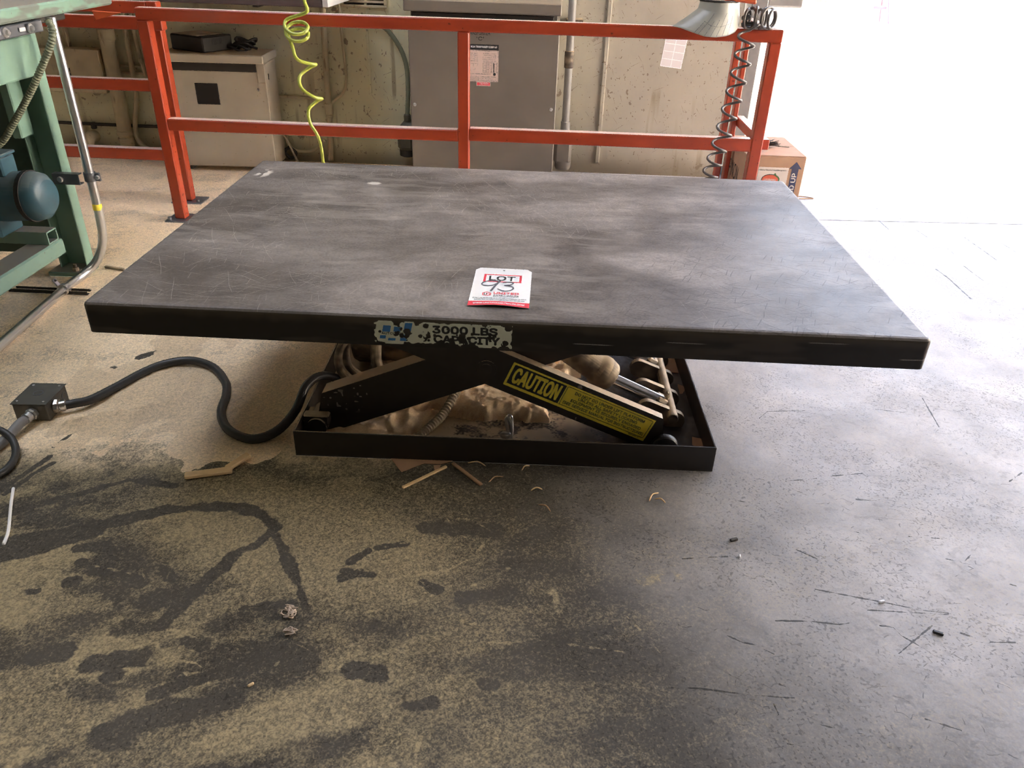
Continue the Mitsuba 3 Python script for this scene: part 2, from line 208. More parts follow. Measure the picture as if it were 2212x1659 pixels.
def orange_color(p, n, uv):
    x, y, z = p.x, p.y, p.z
    c = mi.Color3f(0.34, 0.054, 0.026) * (0.86 + 0.28 * fbm(x * 9, y * 9, z * 9))
    c = mix(c, (0.10, 0.03, 0.018), 0.8 * smoothstep(0.78, 0.83, fbm(x * 70, y * 70, z * 70, octaves=3) + 0.07 * (1 - smoothstep(0.0, 0.35, z))))
    return mix(c, (0.78, 0.66, 0.60), 0.85 * smoothstep(0.7, 0.95, n.z))  # pale dust on top faces, whitened to carry the bright highlight
bs('mat_orange', prin(mikit.proc(orange_color), 0.24, spec=0.5))
solid('mat_bright_orange', (0.62, 0.12, 0.045), 0.35, var=0.08)
def cream_color(p, n, uv):
    x, y, z = p.x, p.y, p.z
    c = mi.Color3f(0.44, 0.39, 0.31) * (0.86 + 0.28 * fbm(x * 6, y * 6, z * 6))
    c = mix(c, (0.22, 0.15, 0.08), 0.5 * smoothstep(0.78, 0.84, fbm(x * 70, y * 70, z * 70)) + 0.25 * (1 - smoothstep(0.02, 0.10, z)))
    return mix(c, (0.45, 0.34, 0.20), 0.85 * smoothstep(0.7, 0.95, n.z))
bs('mat_cream', prin(mikit.proc(cream_color), 0.5, spec=0.4))
def pipe_color(p, n, uv):
    x, y, z = p.x, p.y, p.z
    c = mi.Color3f(0.46, 0.40, 0.27) * (0.8 + 0.4 * fbm(x * 12, y * 12, z * 12))
    return mix(c, (0.15, 0.10, 0.05), 0.6 * smoothstep(0.62, 0.78, fbm(x * 50, y * 50, z * 9)))
bs('mat_pipe', prin(mikit.proc(pipe_color), 0.55, spec=0.35))
dusty('mat_grey_cabinet', (0.175, 0.155, 0.135), 0.42, amount=0.35, spec=0.4, freq=6)
solid('mat_pale_grey', (0.50, 0.50, 0.52), 0.4)
solid('mat_grey_pipe', (0.24, 0.235, 0.225), 0.5, metal=0.1)
solid('mat_black', (0.014, 0.013, 0.013), 0.5, var=0)
solid('mat_black_plastic', (0.022, 0.021, 0.020), 0.45)
solid('mat_dark', (0.03, 0.027, 0.024), 0.7)
solid('mat_ink', (0.016, 0.016, 0.018), 0.6, var=0)
solid('mat_white', (0.80, 0.80, 0.82), 0.5, var=0.03)
solid('mat_paper', (0.82, 0.78, 0.80), 0.6, var=0.03)
solid('mat_paper_cell', (0.62, 0.58, 0.60), 0.6, var=0.03)
solid('mat_pink_paper', (0.66, 0.52, 0.47), 0.5, var=0.05)
solid('mat_red', (0.68, 0.045, 0.075), 0.45, var=0.03)
solid('mat_yellow', (0.93, 0.78, 0.08), 0.4, var=0.06)
solid('mat_sticker', (0.60, 0.62, 0.52), 0.5, var=0.12)
solid('mat_blue_ink', (0.03, 0.16, 0.42), 0.45, var=0.05)
solid('mat_pen', (0.09, 0.09, 0.12), 0.5, var=0)
def green_color(p, n, uv):
    x, y, z = p.x, p.y, p.z
    c = mi.Color3f(0.175, 0.29, 0.235) * (0.86 + 0.28 * fbm(x * 7, y * 7, z * 7))
    c = mix(c, (0.15, 0.145, 0.135), 0.8 * smoothstep(0.79, 0.83, fbm(x * 70, y * 70, z * 70))
        + 0.75 * smoothstep(0.922, 0.932, z) * smoothstep(0.42, 0.58, fbm(x * 9, y * 9, z * 30)))
    return mix(c, (0.24, 0.215, 0.19), 0.9 * smoothstep(0.75, 0.95, n.z + 0.3 * (fbm(x * 25, y * 25) - 0.5)))
bs('mat_green', prin(mikit.proc(green_color), 0.35, spec=0.5))
dusty('mat_blue_motor', (0.030, 0.080, 0.108), 0.4, amount=0.45, dust=(0.16, 0.17, 0.17))
solid('mat_zinc', (0.62, 0.62, 0.64), 0.28, metal=0.9, var=0.08)
solid('mat_emt', (0.70, 0.70, 0.72), 0.25, metal=0.95, var=0.06)
solid('mat_strut', (0.16, 0.17, 0.19), 0.38, metal=0.6)
solid('mat_old_fitting', (0.075, 0.070, 0.048), 0.6, var=0.3)
solid('mat_chrome', (0.82, 0.82, 0.84), 0.10, metal=1.0, var=0)
dusty('mat_brown_steel', (0.075, 0.058, 0.044), 0.6, amount=0.75, side=0.35)
dusty('mat_dusty_rubber', (0.10, 0.08, 0.06), 0.8, amount=0.9, side=0.7)
solid('mat_flex', (0.15, 0.165, 0.11), 0.45)
solid('mat_green_shaded', (0.05, 0.09, 0.065), 0.5)  # machine green darkened for the shade behind the leg
def drift_color(p, n, uv):
    g = noise(p.x * 410 + p.y * 130, p.y * 410 - p.x * 130, 1.0) * 0.55 + noise(p.x * 170 - p.y * 90, p.y * 170 + p.x * 90, 2.0) * 0.45
    return mi.Color3f(0.74, 0.59, 0.42) * (0.62 + 0.58 * g)
bs('mat_drift', bump(prin(mikit.proc(drift_color), 0.95, spec=0.1), lambda p, n, uv: 0.0018 * noise(p.x * 170, p.y * 170, 3.0)))
solid('mat_rubber', (0.030, 0.031, 0.034), 0.42, var=0.15)
solid('mat_grey_rubber', (0.20, 0.20, 0.21), 0.5)
solid('mat_coil', (0.085, 0.075, 0.068), 0.30, var=0.05)
bs('mat_lime', prin((0.42, 0.47, 0.075), 0.22, spec=0.6))
solid('mat_jbox', (0.13, 0.125, 0.115), 0.42, metal=0.55)
solid('mat_card', (0.40, 0.25, 0.16), 0.8, var=0.12)
solid('mat_navy', (0.050, 0.055, 0.11), 0.6, var=0.05)
solid('mat_label', (0.62, 0.57, 0.52), 0.6, var=0.05)
solid('mat_string', (0.42, 0.34, 0.28), 0.8, var=0.2)
solid('mat_tomato', (0.62, 0.12, 0.06), 0.5, var=0.05)
solid('mat_leafgreen', (0.10, 0.18, 0.06), 0.5, var=0.05)
solid('mat_wood', (0.60, 0.43, 0.25), 0.7, var=0.25, freq=40)
solid('mat_wood_dark', (0.30, 0.19, 0.11), 0.7, var=0.25, freq=40)
def shelf_color(p, n, uv):
    return mix((0.055, 0.040, 0.042), (0.12, 0.092, 0.09), fbm(p.x * 3, p.y * 8, p.z * 60))
bs('mat_shelf', prin(mikit.proc(shelf_color), 0.5))
dusty('mat_chute', (0.40, 0.405, 0.37), 0.28, amount=0.0, spec=0.5, freq=5)
solid('mat_column', (0.20, 0.19, 0.185), 0.45)
solid('mat_hose_tan', (0.33, 0.27, 0.19), 0.8, var=0.2)

# ------------------------------------------------------------------ geometry helpers
def key_for(name):
    if name not in used:
        used[name] = 0
        return name
    used[name] += 1
    return f'{name}_{used[name]:03d}'
used = {}
def obj(name, mesh, mat, parent=None, smooth=False, label=None, cat=None, group=None, kind=None):
    key = key_for(parent + '__' + name if parent else name)
    scene[key] = mikit.ply(mesh, mat, smooth=smooth)
    tag(key, label, cat, group, kind)
    return key
def tag(key, label=None, cat=None, group=None, kind=None):
    e = {k: v for k, v in (('label', label), ('category', cat), ('group', group), ('kind', kind)) if v}
    if e: labels[key] = e
def thing(name, label, cat, group=None, kind=None):
    key = key_for(name)
    tag(key, label, cat, group, kind)
    return key
def cat(*ms):
    return trimesh.util.concatenate([m for m in ms])
def rbox(x0, x1, y0, y1, z0, z1, b=0.003):
    b = min(b, 0.45 * min(x1 - x0, y1 - y0, z1 - z0))
    pts = []
    for x, sx in ((x0, 1), (x1, -1)):
        for y, sy in ((y0, 1), (y1, -1)):
            for z, sz in ((z0, 1), (z1, -1)):
                pts += [(x + sx * b, y + sy * b, z), (x + sx * b, y, z + sz * b), (x, y + sy * b, z + sz * b)]
    return trimesh.convex.convex_hull(np.array(pts))
def cbox(c, s, b=0.003, rz=0.0, rx=0.0, ry=0.0):
    m = rbox(-s[0] / 2, s[0] / 2, -s[1] / 2, s[1] / 2, -s[2] / 2, s[2] / 2, b)
    for a, ax in ((rx, [1, 0, 0]), (ry, [0, 1, 0]), (rz, [0, 0, 1])):
        if a: m.apply_transform(trimesh.transformations.rotation_matrix(a, ax))
    m.apply_translation(c)
    return m
def frame_along(a, b):
    z = np.asarray(b, float) - a; L = np.linalg.norm(z); z /= L
    x = np.cross(z, [0, 0, 1] if abs(z[2]) < 0.9 else [0, 1, 0]); x /= np.linalg.norm(x)
    M = np.eye(4); M[:3, 0] = x; M[:3, 1] = np.cross(z, x); M[:3, 2] = z; M[:3, 3] = a
    return M, L
def lathe(profile, a, b, seg=28):
    """Revolves (radius, fraction along a-b) pairs about the axis from a to b."""
    M, L = frame_along(a, b)
    m = trimesh.creation.revolve(np.array([(r, t * L) for r, t in profile]), sections=seg)
    m.apply_transform(M)
    return m
def cyl(a, b, r, seg=24, ch=0.0):
    L = float(np.linalg.norm(np.asarray(b, float) - np.asarray(a, float)))
    c = min(ch, 0.4 * L, 0.6 * r) / L
    cr = c * L
    prof = [(0, 0), (r - cr, 0), (r, c), (r, 1 - c), (r - cr, 1), (0, 1)] if ch else [(0, 0), (r, 0), (r, 1), (0, 1)]
    return lathe(prof, a, b, seg)
def spline(pts, n=8):
    p = np.asarray(pts, float)
    p = np.vstack([2 * p[0] - p[1], p, 2 * p[-1] - p[-2]])
    out = []
    for i in range(1, len(p) - 2):
        for t in np.linspace(0, 1, n, endpoint=False):
            a, b, c, d = p[i - 1:i + 3]
            out.append(0.5 * (2 * b + (c - a) * t + (2 * a - 5 * b + 4 * c - d) * t * t + (3 * b - a - 3 * c + d) * t ** 3))
    out.append(p[-2])
    return np.array(out)
def tube(path, r, sides=12, closed=False):
    """A round tube along a path with parallel transport; r a number or one per point."""
    p = np.asarray(path, float); n = len(p)
    t = np.gradient(p, axis=0); t /= np.linalg.norm(t, axis=1, keepdims=True) + 1e-12
    u = np.cross(t[0], [0, 0, 1] if abs(t[0][2]) < 0.9 else [1, 0, 0]); u /= np.linalg.norm(u)
    rr = np.broadcast_to(r, (n,)); V = []
    ang = np.arange(sides) * 2 * np.pi / sides
    for i in range(n):
        u = u - t[i] * (u @ t[i]); u /= np.linalg.norm(u); w = np.cross(t[i], u)
        V.append(p[i] + rr[i] * (np.cos(ang)[:, None] * u + np.sin(ang)[:, None] * w))
    V = np.vstack(V); F = []
    for i in range(n - 1):
        for j in range(sides):
            a, b = i * sides + j, i * sides + (j + 1) % sides
            F += [(a, b, b + sides), (a, b + sides, a + sides)]
    c0, c1 = len(V), len(V) + 1
    V = np.vstack([V, p[0], p[-1]])
    for j in range(sides):
        F += [(c0, (j + 1) % sides, j), (c1, (n - 1) * sides + j, (n - 1) * sides + (j + 1) % sides)]
    return trimesh.Trimesh(V, F, process=False)
def ribbed(path, r, pitch, depth, sides=12):
    """A corrugated hose: the radius ripples along the path."""
    p = np.asarray(path, float)
    s = np.concatenate([[0], np.cumsum(np.linalg.norm(np.diff(p, axis=0), axis=1))])
    q = np.arange(0, s[-1], pitch / 6)
    pp = np.stack([np.interp(q, s, p[:, k]) for k in range(3)], 1)
    return tube(pp, r + depth * np.cos(q / pitch * 2 * np.pi), sides)
def extrude(poly, h, o, u, v):
    """Extrudes a polygon given in the (u, v) plane through o by h along u x v."""
    u, v = np.asarray(u, float), np.asarray(v, float)
    u = u / np.linalg.norm(u); v = v - u * (u @ v); v = v / np.linalg.norm(v)
    ms = [trimesh.creation.extrude_polygon(g, h, engine='earcut') for g in getattr(poly, 'geoms', [poly]) if g.geom_type == 'Polygon' and g.area > 1e-9]
    if not ms: return None
    m = cat(*ms)
    M = np.eye(4); M[:3, 0] = u; M[:3, 1] = v; M[:3, 2] = np.cross(u, v); M[:3, 3] = o
    m.apply_transform(M)
    return m
def glyphs(text, height, width=None, bold=False):
    """Lettering as a shapely shape in its own plane, from the origin."""
    m = meshkit.text_mesh(text, height, 0.001, bold)
    tri = m.triangles[np.abs(m.face_normals[:, 2] - 1) < 0.01][:, :, :2]
    s = shapely.union_all([Polygon(t) for t in tri]).buffer(0)
    x0, y0, x1, y1 = s.bounds
    s = affinity.translate(s, -x0, 0)
    return affinity.scale(s, width / (x1 - x0), 1, origin=(0, 0)) if width else s
class Plane:
    """A flat place for print: origin, u to the right, v up; print sits proud of it."""
    def __init__(self, o, u, v):
        self.u = np.asarray(u, float) / np.linalg.norm(u)
        v = np.asarray(v, float); v = v - self.u * (self.u @ v)
        self.v = v / np.linalg.norm(v); self.n = np.cross(self.u, self.v); self.o = np.asarray(o, float)
    def put(self, name, shape, mat, parent, lift=0.0004, h=0.0004, **k):
        m = extrude(shape, h, self.o + self.n * lift, self.u, self.v)
        return obj(name, m, mat, parent, **k) if m is not None else None
def put_text(pl, text, x, y, height, width, parent, mat='mat_ink', name='lettering', lift=0.0004, bold=False, clip=None, rot=0, fat=0):
    g = glyphs(text, height, width, bold)
    if fat: g = g.buffer(fat)
    if rot: g = affinity.rotate(g, rot, origin=(0, 0))
    g = affinity.translate(g, x, y)
    if clip is not None: g = g.intersection(clip)
    return pl.put(name, g, mat, parent, lift)
def stroke(pts, w, smooth=True):
    p = spline([(a, b, 0) for a, b in pts], 6)[:, :2] if smooth and len(pts) > 2 else pts
    return LineString(p).buffer(w / 2, quad_segs=3)
def heap(x0, x1, y0, y1, fn, step, z0=0.0, mat='mat_sawdust'):
    """A heap of loose stuff: the part of a height field above zero, closed below."""
    xs, ys = np.arange(x0, x1 + step / 2, step), np.arange(y0, y1 + step / 2, step)
    X, Y = np.meshgrid(xs, ys, indexing='ij')
    H = fn(X, Y)
    n, m = X.shape
    idx = np.arange(n * m).reshape(n, m)
    a, b, c, d = idx[:-1, :-1], idx[1:, :-1], idx[1:, 1:], idx[:-1, 1:]
    keep = (np.maximum.reduce([H[:-1, :-1], H[1:, :-1], H[1:, 1:], H[:-1, 1:]]) > 0)
    f = np.vstack([np.stack([a[keep], b[keep], c[keep]], 1), np.stack([a[keep], c[keep], d[keep]], 1)])
    v = np.stack([X.ravel(), Y.ravel(), z0 + np.maximum(H, -0.001).ravel()], 1)
    t = trimesh.Trimesh(v, f, process=False); t.remove_unreferenced_vertices()
    return t
def nz(X, Y, f, seed=0, o=3):
    return meshkit.fbm(np.stack([X * f, Y * f, np.zeros_like(X)], -1), o, seed)

# ------------------------------------------------------------------ the room
WY, WX = 4.60, 1.05                    # face of the far wall and where it ends at the doorway
JX0, JY = 0.9, lambda x: 3.869 + 0.0586 * (x - 1.431)
def quad(ps):
    return trimesh.Trimesh(ps, [(0, 1, 2), (0, 2, 3)], process=False)
S = 0.004
fl = [quad([(-5, -6, 0), (4.2, -6, 0), (4.2, JY(4.2) - S, 0), (JX0, JY(JX0) - S, 0)]), quad([(-5, -6, 0), (JX0, JY(JX0) - S, 0), (JX0, JY(JX0) + S, 0), (-5, 4.9, 0)]),
      quad([(JX0, JY(JX0) + S, 0), (4.2, JY(4.2) + S, 0), (4.2, 4.9, 0), (-5, 4.9, 0)]),
      quad([(JX0, JY(JX0) - S, -0.02), (4.2, JY(4.2) - S, -0.02), (4.2, JY(4.2) + S, -0.02), (JX0, JY(JX0) + S, -0.02)]),
      quad([(JX0, JY(JX0) - S, 0), (4.2, JY(4.2) - S, 0), (4.2, JY(4.2) - S, -0.02), (JX0, JY(JX0) - S, -0.02)]),
      quad([(4.2, JY(4.2) + S, 0), (JX0, JY(JX0) + S, 0), (JX0, JY(JX0) + S, -0.02), (4.2, JY(4.2) + S, -0.02)])]
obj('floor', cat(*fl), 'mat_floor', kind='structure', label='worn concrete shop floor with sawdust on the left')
obj('ground', cat(quad([(-60, 4.9, -0.01), (80, 4.9, -0.01), (80, 90, -0.01), (-60, 90, -0.01)]), quad([(4.2, -30, -0.01), (80, -30, -0.01), (80, 4.9, -0.01), (4.2, 4.9, -0.01)])), 'mat_ground', kind='structure', label='sunlit pavement outside the open doorway')
wl = obj('wall_back', cat(rbox(-5, WX, WY, WY + 0.25, -0.02, 4.5, 0.004), rbox(WX, 4.2, WY, WY + 0.25, 4.1, 4.5, 0.004)), 'mat_wall', kind='structure', label='stained beige painted wall behind the orange guard rail')
obj('seam_strip', rbox(0.322, 0.346, WY - 0.012, WY + 0.005, 0.06, 4.5, 0.004), 'mat_wall', wl)
obj('seam_strip', rbox(-0.99, -0.975, WY - 0.006, WY + 0.005, 0.40, 4.5, 0.003), 'mat_wall', wl)
obj('wall_left', rbox(-5.2, -5, -6, 4.85, -0.02, 4.5, 0.01), 'mat_room', kind='structure')
obj('wall_front', rbox(-5, 4.2, -6.2, -6, -0.02, 4.5, 0.01), 'mat_room', kind='structure')
obj('wall_right', cat(rbox(4.2, 4.4, -6.2, 1.4, -0.02, 4.5, 0.01), rbox(4.2, 4.4, 4.3, 4.85, -0.02, 4.5, 0.01), rbox(4.2, 4.4, 1.4, 4.3, 4.0, 4.5, 0.01)), 'mat_room', kind='structure')  # gap is an unseen doorway, added to let light in
# the roof, with an unseen skylight added to light the left bay
KX0, KX1, KY0, KY1 = -2.7, -1.2, 1.2, 4.2
obj('ceiling', cat(rbox(-5.2, 4.4, -6.2, KY0, 4.5, 4.7, 0.01), rbox(-5.2, 4.4, KY1, 4.85, 4.5, 4.7, 0.01), rbox(-5.2, KX0, KY0, KY1, 4.5, 4.7, 0.01), rbox(KX1, 4.4, KY0, KY1, 4.5, 4.7, 0.01)), 'mat_room', kind='structure')
obj('bounce_block', cat(rbox(13.0, 20.0, -16.0, 9.0, 0.0, 6.0, 0.05), rbox(12.9, 20.1, -16.1, 9.1, 6.0, 6.3, 0.03)), 'mat_bounce_block', label='unseen white block added across the yard to bounce light in', cat='reflector')  # unseen, added to bounce sunlight in through the right opening
for lx in (-1.9, 0.1):      # unseen fluorescent fittings added to brighten the near floor
    ff = thing('added_ceiling_light', 'unseen twin tube light added on the ceiling nearer the ' + ('green machine' if lx < 0 else 'doorway'), 'added ceiling light', 'added fluorescent lights on the ceiling')
    obj('housing', rbox(lx - 0.10, lx + 0.10, -0.7, 0.7, 4.43, 4.5, 0.006), 'mat_pale_grey', ff)
    for dx in (-0.05, 0.05):
        k_ = obj('lamp_tube', cyl((lx + dx, -0.62, 4.40), (lx + dx, 0.62, 4.40), 0.018, 16), 'mat_white', ff)
        scene[k_]['emitter'] = {'type': 'area', 'radiance': {'type': 'rgb', 'value': [LAMP * 1.0, LAMP * 0.93, LAMP * 0.70]}}
obj('door_jamb', rbox(WX + 0.03, WX + 0.115, WY - 0.02, WY + 0.2, 0.0, 4.1, 0.004), 'mat_column', label='dark grey steel jamb at the edge of the doorway', cat='door jamb')

# ------------------------------------------------------------------ lift table
lt = thing('lift_table', 'low steel scissor lift table with worn grey platform and black base', 'lift table')
X0, X1, Y0, Y1, ZT, ZB = -0.9804, 0.8486, 1.490, 2.709, 0.500, 0.428
def platform():
    R = 0.014
    pts = []
    for z, ins in ((ZB, 0.0), (ZT - 0.011, 0.0), (ZT - 0.0055, 0.0016), (ZT - 0.0016, 0.0055), (ZT, 0.011)):
        for cx, cy, a0 in ((X1 - R, Y1 - R, 0), (X0 + R, Y1 - R, 90), (X0 + R, Y0 + R, 180), (X1 - R, Y0 + R, 270)):
            for a in np.radians(a0 + np.arange(0, 91, 22.5)):
                pts.append((cx + (R - ins) * math.cos(a), cy + (R - ins) * math.sin(a), z))
    import manifold3d as m3
    man = m3.Manifold.hull_points(np.array(pts))
    cut = m3.Manifold.cube([X1 - X0 - 0.016, Y1 - Y0 - 0.016, 0.2]).translate([X0 + 0.008, Y0 + 0.008, ZT - 0.008 - 0.2])
    return man - cut
obj('platform', platform(), 'mat_table', lt, smooth=25)
# base tray, turned a touch
TX0, TX1, TY0, TY1, TH = -0.613, 0.4935, 1.667, 2.532, 0.077
tm = trimesh.transformations.rotation_matrix(math.radians(0.85), [0, 0, 1], [TX1, TY0, 0])
tray = cat(rbox(TX0, TX1, TY0, TY1, 0.0, 0.006, 0.001), rbox(TX0, TX1, TY0, TY0 + 0.006, 0.0, TH, 0.0015), rbox(TX0, TX1, TY1 - 0.006, TY1, 0.0, TH, 0.0015),
           rbox(TX0, TX0 + 0.006, TY0 + 0.006, TY1 - 0.006, 0.0, TH, 0.0015), rbox(TX1 - 0.006, TX1, TY0 + 0.006, TY1 - 0.006, 0.0, TH, 0.0015))
tray.apply_transform(tm)
bt = obj('base_tray', tray, 'mat_tray', lt)
m = rbox(-0.31, 0.085, 1.676, 1.690, 0.062, 0.066, 0.001); m.apply_transform(tm)
obj('angle_strip', m, 'mat_grey_pipe', bt, label='pale strip along the inside of the front lip')
# scissor legs: bars in the x-z plane
AX, AZ, ANG = -0.128, 0.262, math.radians(22.5)
def bar(ang, half0, half1, w, y0, y1, cut0=0.0, cut1=0.0, ax=AX, az=AZ):
    """A flat bar through the axle point with chamfered ends."""
    pts = [(-half0, -w / 2 + cut0 * 0.2), (-half0 + cut0, -w / 2), (half1 - cut1 * 0.3, -w / 2), (half1, -w / 2 + cut1 * 0.2), (half1 - cut1, w / 2), (-half0 + cut0 * 0.9, w / 2)]
    p = affinity.translate(affinity.rotate(Polygon(pts).buffer(0.004, quad_segs=3).buffer(-0.0001), ang, origin=(0, 0), use_radians=True), ax, az)
    return extrude(p, y1 - y0, (0, y1, 0), (1, 0, 0), (0, 0, 1))
def bar_dust(ang, half0, half1, w, y0, y1, ax=AX, az=AZ):
    pts = [(-half0, w / 2 - 0.001), (half1, w / 2 - 0.001), (half1, w / 2 + 0.005), (-half0, w / 2 + 0.005)]
    p = affinity.translate(affinity.rotate(Polygon(pts), ang, origin=(0, 0), use_radians=True), ax, az)
    return extrude(p, y1 - y0, (0, y1, 0), (1, 0, 0), (0, 0, 1))
legA = obj('scissor_leg', bar(ANG, 0.50, 0.46, 0.111, 1.748, 1.800, 0.075, 0.03, -0.132, 0.249), 'mat_leg', lt, smooth=20)
legB = obj('scissor_leg', bar(-ANG, 0.46, 0.555, 0.097, 1.720, 1.746, 0.03, 0.05, -0.134, 0.2707), 'mat_leg', lt, smooth=20)
legC = obj('scissor_leg', bar(ANG, 0.50, 0.46, 0.105, 2.395, 2.445, 0.075, 0.03, -0.132, 0.249), 'mat_leg', lt, smooth=20)
legD = obj('scissor_leg', bar(-ANG, 0.46, 0.555, 0.097, 2.449, 2.475, 0.03, 0.05, -0.134, 0.2707), 'mat_leg', lt, smooth=20)
obj('cross_plate', bar(-ANG, 0.05, 0.50, 0.010, 1.746, 1.850, 0.0, 0.0, -0.150, 0.215), 'mat_brown_steel', lt)
obj('axle', cat(cyl((-0.113, 1.7185, 0.250), (-0.113, 2.48, 0.250), 0.019, 24, 0.003), cyl((-0.113, 1.7188, 0.250), (-0.113, 1.7199, 0.250), 0.026, 24, 0.001)), 'mat_leg', lt, smooth=30)
for yy in (1.715, 2.452):
    obj('roller', lathe([(0, 0), (0.022, 0), (0.033, 0.12), (0.036, 0.3), (0.036, 0.8), (0.033, 1), (0, 1)], (0.366, yy - 0.022, 0.046), (0.366, yy + 0.004, 0.046), 28), 'mat_black', lt, smooth=30)
for yy in (1.728, 2.40):
    h = cat(rbox(-0.605, -0.535, yy - 0.012, yy + 0.016, 0.055, 0.086, 0.004), rbox(-0.605, -0.590, yy - 0.012, yy + 0.06, 0.006, 0.07, 0.003), lathe([(0, 0), (0.026, 0), (0.028, 0.2), (0.028, 1), (0, 1)], (-0.568, yy - 0.018, 0.052), (-0.568, yy + 0.07, 0.052), 24))
    obj('hinge_bracket', h, 'mat_leg', lt, smooth=25)
# the hydraulic rams with their links
for k, yy in enumerate((1.925, 2.165)):
    c0, c1 = np.array([-0.12, yy, 0.375]), np.array([0.232, yy, 0.124])
    d = (c1 - c0) / np.linalg.norm(c1 - c0)
    rod_end = np.array([0.385, yy, 0.054]); d2 = (rod_end - c1) / np.linalg.norm(rod_end - c1)
    hc = obj('hydraulic_cylinder', lathe([(0, 0), (0.040, 0), (0.040, 0.84), (0.0405, 0.86), (0.047, 0.885), (0.049, 0.93), (0.044, 0.985), (0.038, 1.0), (0, 1.0)], c0, c1, 36), 'mat_brown_steel', lt, smooth=35)
    obj('piston_rod', cyl(c1 - 0.01 * d2, rod_end, 0.0185, 32, 0.002), 'mat_chrome', hc, smooth=40)
    obj('rod_clevis', cbox(rod_end + np.array([-0.005, 0, 0]), (0.045, 0.05, 0.036), 0.008, ry=0.5), 'mat_brown_steel', hc)
obj('cross_shaft', cyl((0.407, 1.84, 0.050), (0.407, 2.36, 0.050), 0.015, 20, 0.002), 'mat_brown_steel', lt, smooth=40)
for yy in (1.868, 1.985, 2.105, 2.225):
    p = LineString([(0.335, 0.060), (0.420, 0.026)]).buffer(0.027, quad_segs=6)
    obj('link_plate', extrude(p, 0.018, (0, yy + 0.018, 0), (1, 0, 0), (0, 0, 1)), 'mat_brown_steel', lt, smooth=30)
obj('grease_fitting', lathe([(0, 0), (0.005, 0), (0.005, 0.4), (0.009, 0.45), (0.009, 0.75), (0.004, 0.8), (0.003, 1), (0, 1)], (0.400, 1.925, 0.060), (0.395, 1.92, 0.094), 12), 'mat_hose_tan', lt, smooth=30)
# power unit and hoses at the left end
pu = obj('power_unit', cat(lathe([(0, 0), (0.095, 0), (0.102, 0.05), (0.102, 0.93), (0.09, 1), (0, 1)], (-0.555, 2.18, 0.115), (-0.28, 2.18, 0.115), 32), rbox(-0.50, -0.30, 2.08, 2.28, 0.006, 0.05, 0.006), rbox(-0.36, -0.24, 2.07, 2.30, 0.02, 0.215, 0.01)), 'mat_brown_steel', lt, smooth=30)
for pts, r in (([(-0.36, 2.06, 0.26), (-0.46, 2.02, 0.225), (-0.545, 1.98, 0.175), (-0.560, 1.95, 0.11), (-0.515, 1.94, 0.05), (-0.46, 1.95, 0.025)], 0.0125),
               ([(-0.32, 2.09, 0.27), (-0.44, 2.05, 0.24), (-0.530, 2.02, 0.19), (-0.545, 1.99, 0.10), (-0.49, 1.98, 0.05), (-0.43, 1.97, 0.03)], 0.012),
               ([(-0.45, 2.06, 0.17), (-0.455, 2.0, 0.165), (-0.45, 1.96, 0.12), (-0.42, 1.93, 0.085), (-0.36, 1.93, 0.075), (-0.28, 1.95, 0.075)], 0.016)):
    obj('hydraulic_hose', tube(spline(pts, 10), r, 12), 'mat_dusty_rubber', lt, smooth=True)
obj('ribbed_hose', ribbed(spline([(-0.47, 2.03, 0.19), (-0.40, 2.02, 0.215), (-0.30, 2.03, 0.235)], 12), 0.011, 0.010, 0.0022), 'mat_dusty_rubber', lt, smooth=True)
obj('return_hose', ribbed(spline([(-0.19, 1.99, 0.085), (-0.215, 1.92, 0.055), (-0.245, 1.84, 0.026), (-0.285, 1.76, 0.020), (-0.305, 1.70, 0.020)], 14), 0.0125, 0.011, 0.0016), 'mat_hose_tan', lt, smooth=True)
obj('latch', cat(tube(spline([(-0.052, 1.80, 0.010), (-0.058, 1.795, 0.05), (-0.050, 1.79, 0.062), (-0.046, 1.775, 0.03), (-0.050, 1.768, 0.008)], 8), 0.008, 10), cbox((-0.060, 1.765, 0.020), (0.030, 0.018, 0.028), 0.007, rx=0.4)), 'mat_chrome', lt, smooth=True)

# the caution sticker on the front leg
a = -ANG
pl = Plane((-0.0695, 1.7196, 0.2095), (math.cos(a), 0, math.sin(a)), (-math.sin(a), 0, math.cos(a)))
LW, LH = 0.410, 0.0715
cl = pl.put('caution_label', sbox(0, 0, LW, LH).buffer(-0.002).buffer(0.002), 'mat_yellow', lt, lift=0.0002, h=0.0006, label='yellow and black caution sticker on the front scissor leg')
up = lambda lift: 0.0009 + lift
word = affinity.translate(glyphs('CAUTION', 0.043, 0.128, True).buffer(0.0011), 0.0145, 0.0165)
panel = sbox(0.006, 0.009, 0.152, 0.0665).buffer(-0.004).buffer(0.004).union(sbox(0.12, 0.009, 0.152, 0.0665))
pl.put('black_panel', panel, 'mat_ink', cl, lift=0.0009)
pl.put('lettering', word, 'mat_yellow', cl, lift=0.0014)
frame = sbox(0.156, 0.009, 0.404, 0.0665).buffer(-0.003).buffer(0.003)
pl.put('frame_line', frame.exterior.buffer(0.0006).union(LineString([(0.006, 0.0085), (0.40, 0.0085)]).buffer(0.0004)), 'mat_ink', cl, lift=0.0009)
for s, x, y, w in (('DO NOT GO UNDER LIFT PLATFORM', 0.181, 0.0515, 0.203), ('UNLESS ALL SAFETY LOCKING', 0.196, 0.0395, 0.172), ('EQUIPMENT IS SECURELY ENGAGED', 0.180, 0.0275, 0.205), ('(SEE SERVICE MANUAL FOR INSTRUCTIONS)', 0.163, 0.0150, 0.236)):
    put_text(pl, s, x, y, 0.0082, w, cl, lift=0.0009, bold=True)
put_text(pl, '906-0067-5', 0.362, 0.0035, 0.0035, 0.03, cl, lift=0.0009, bold=True)
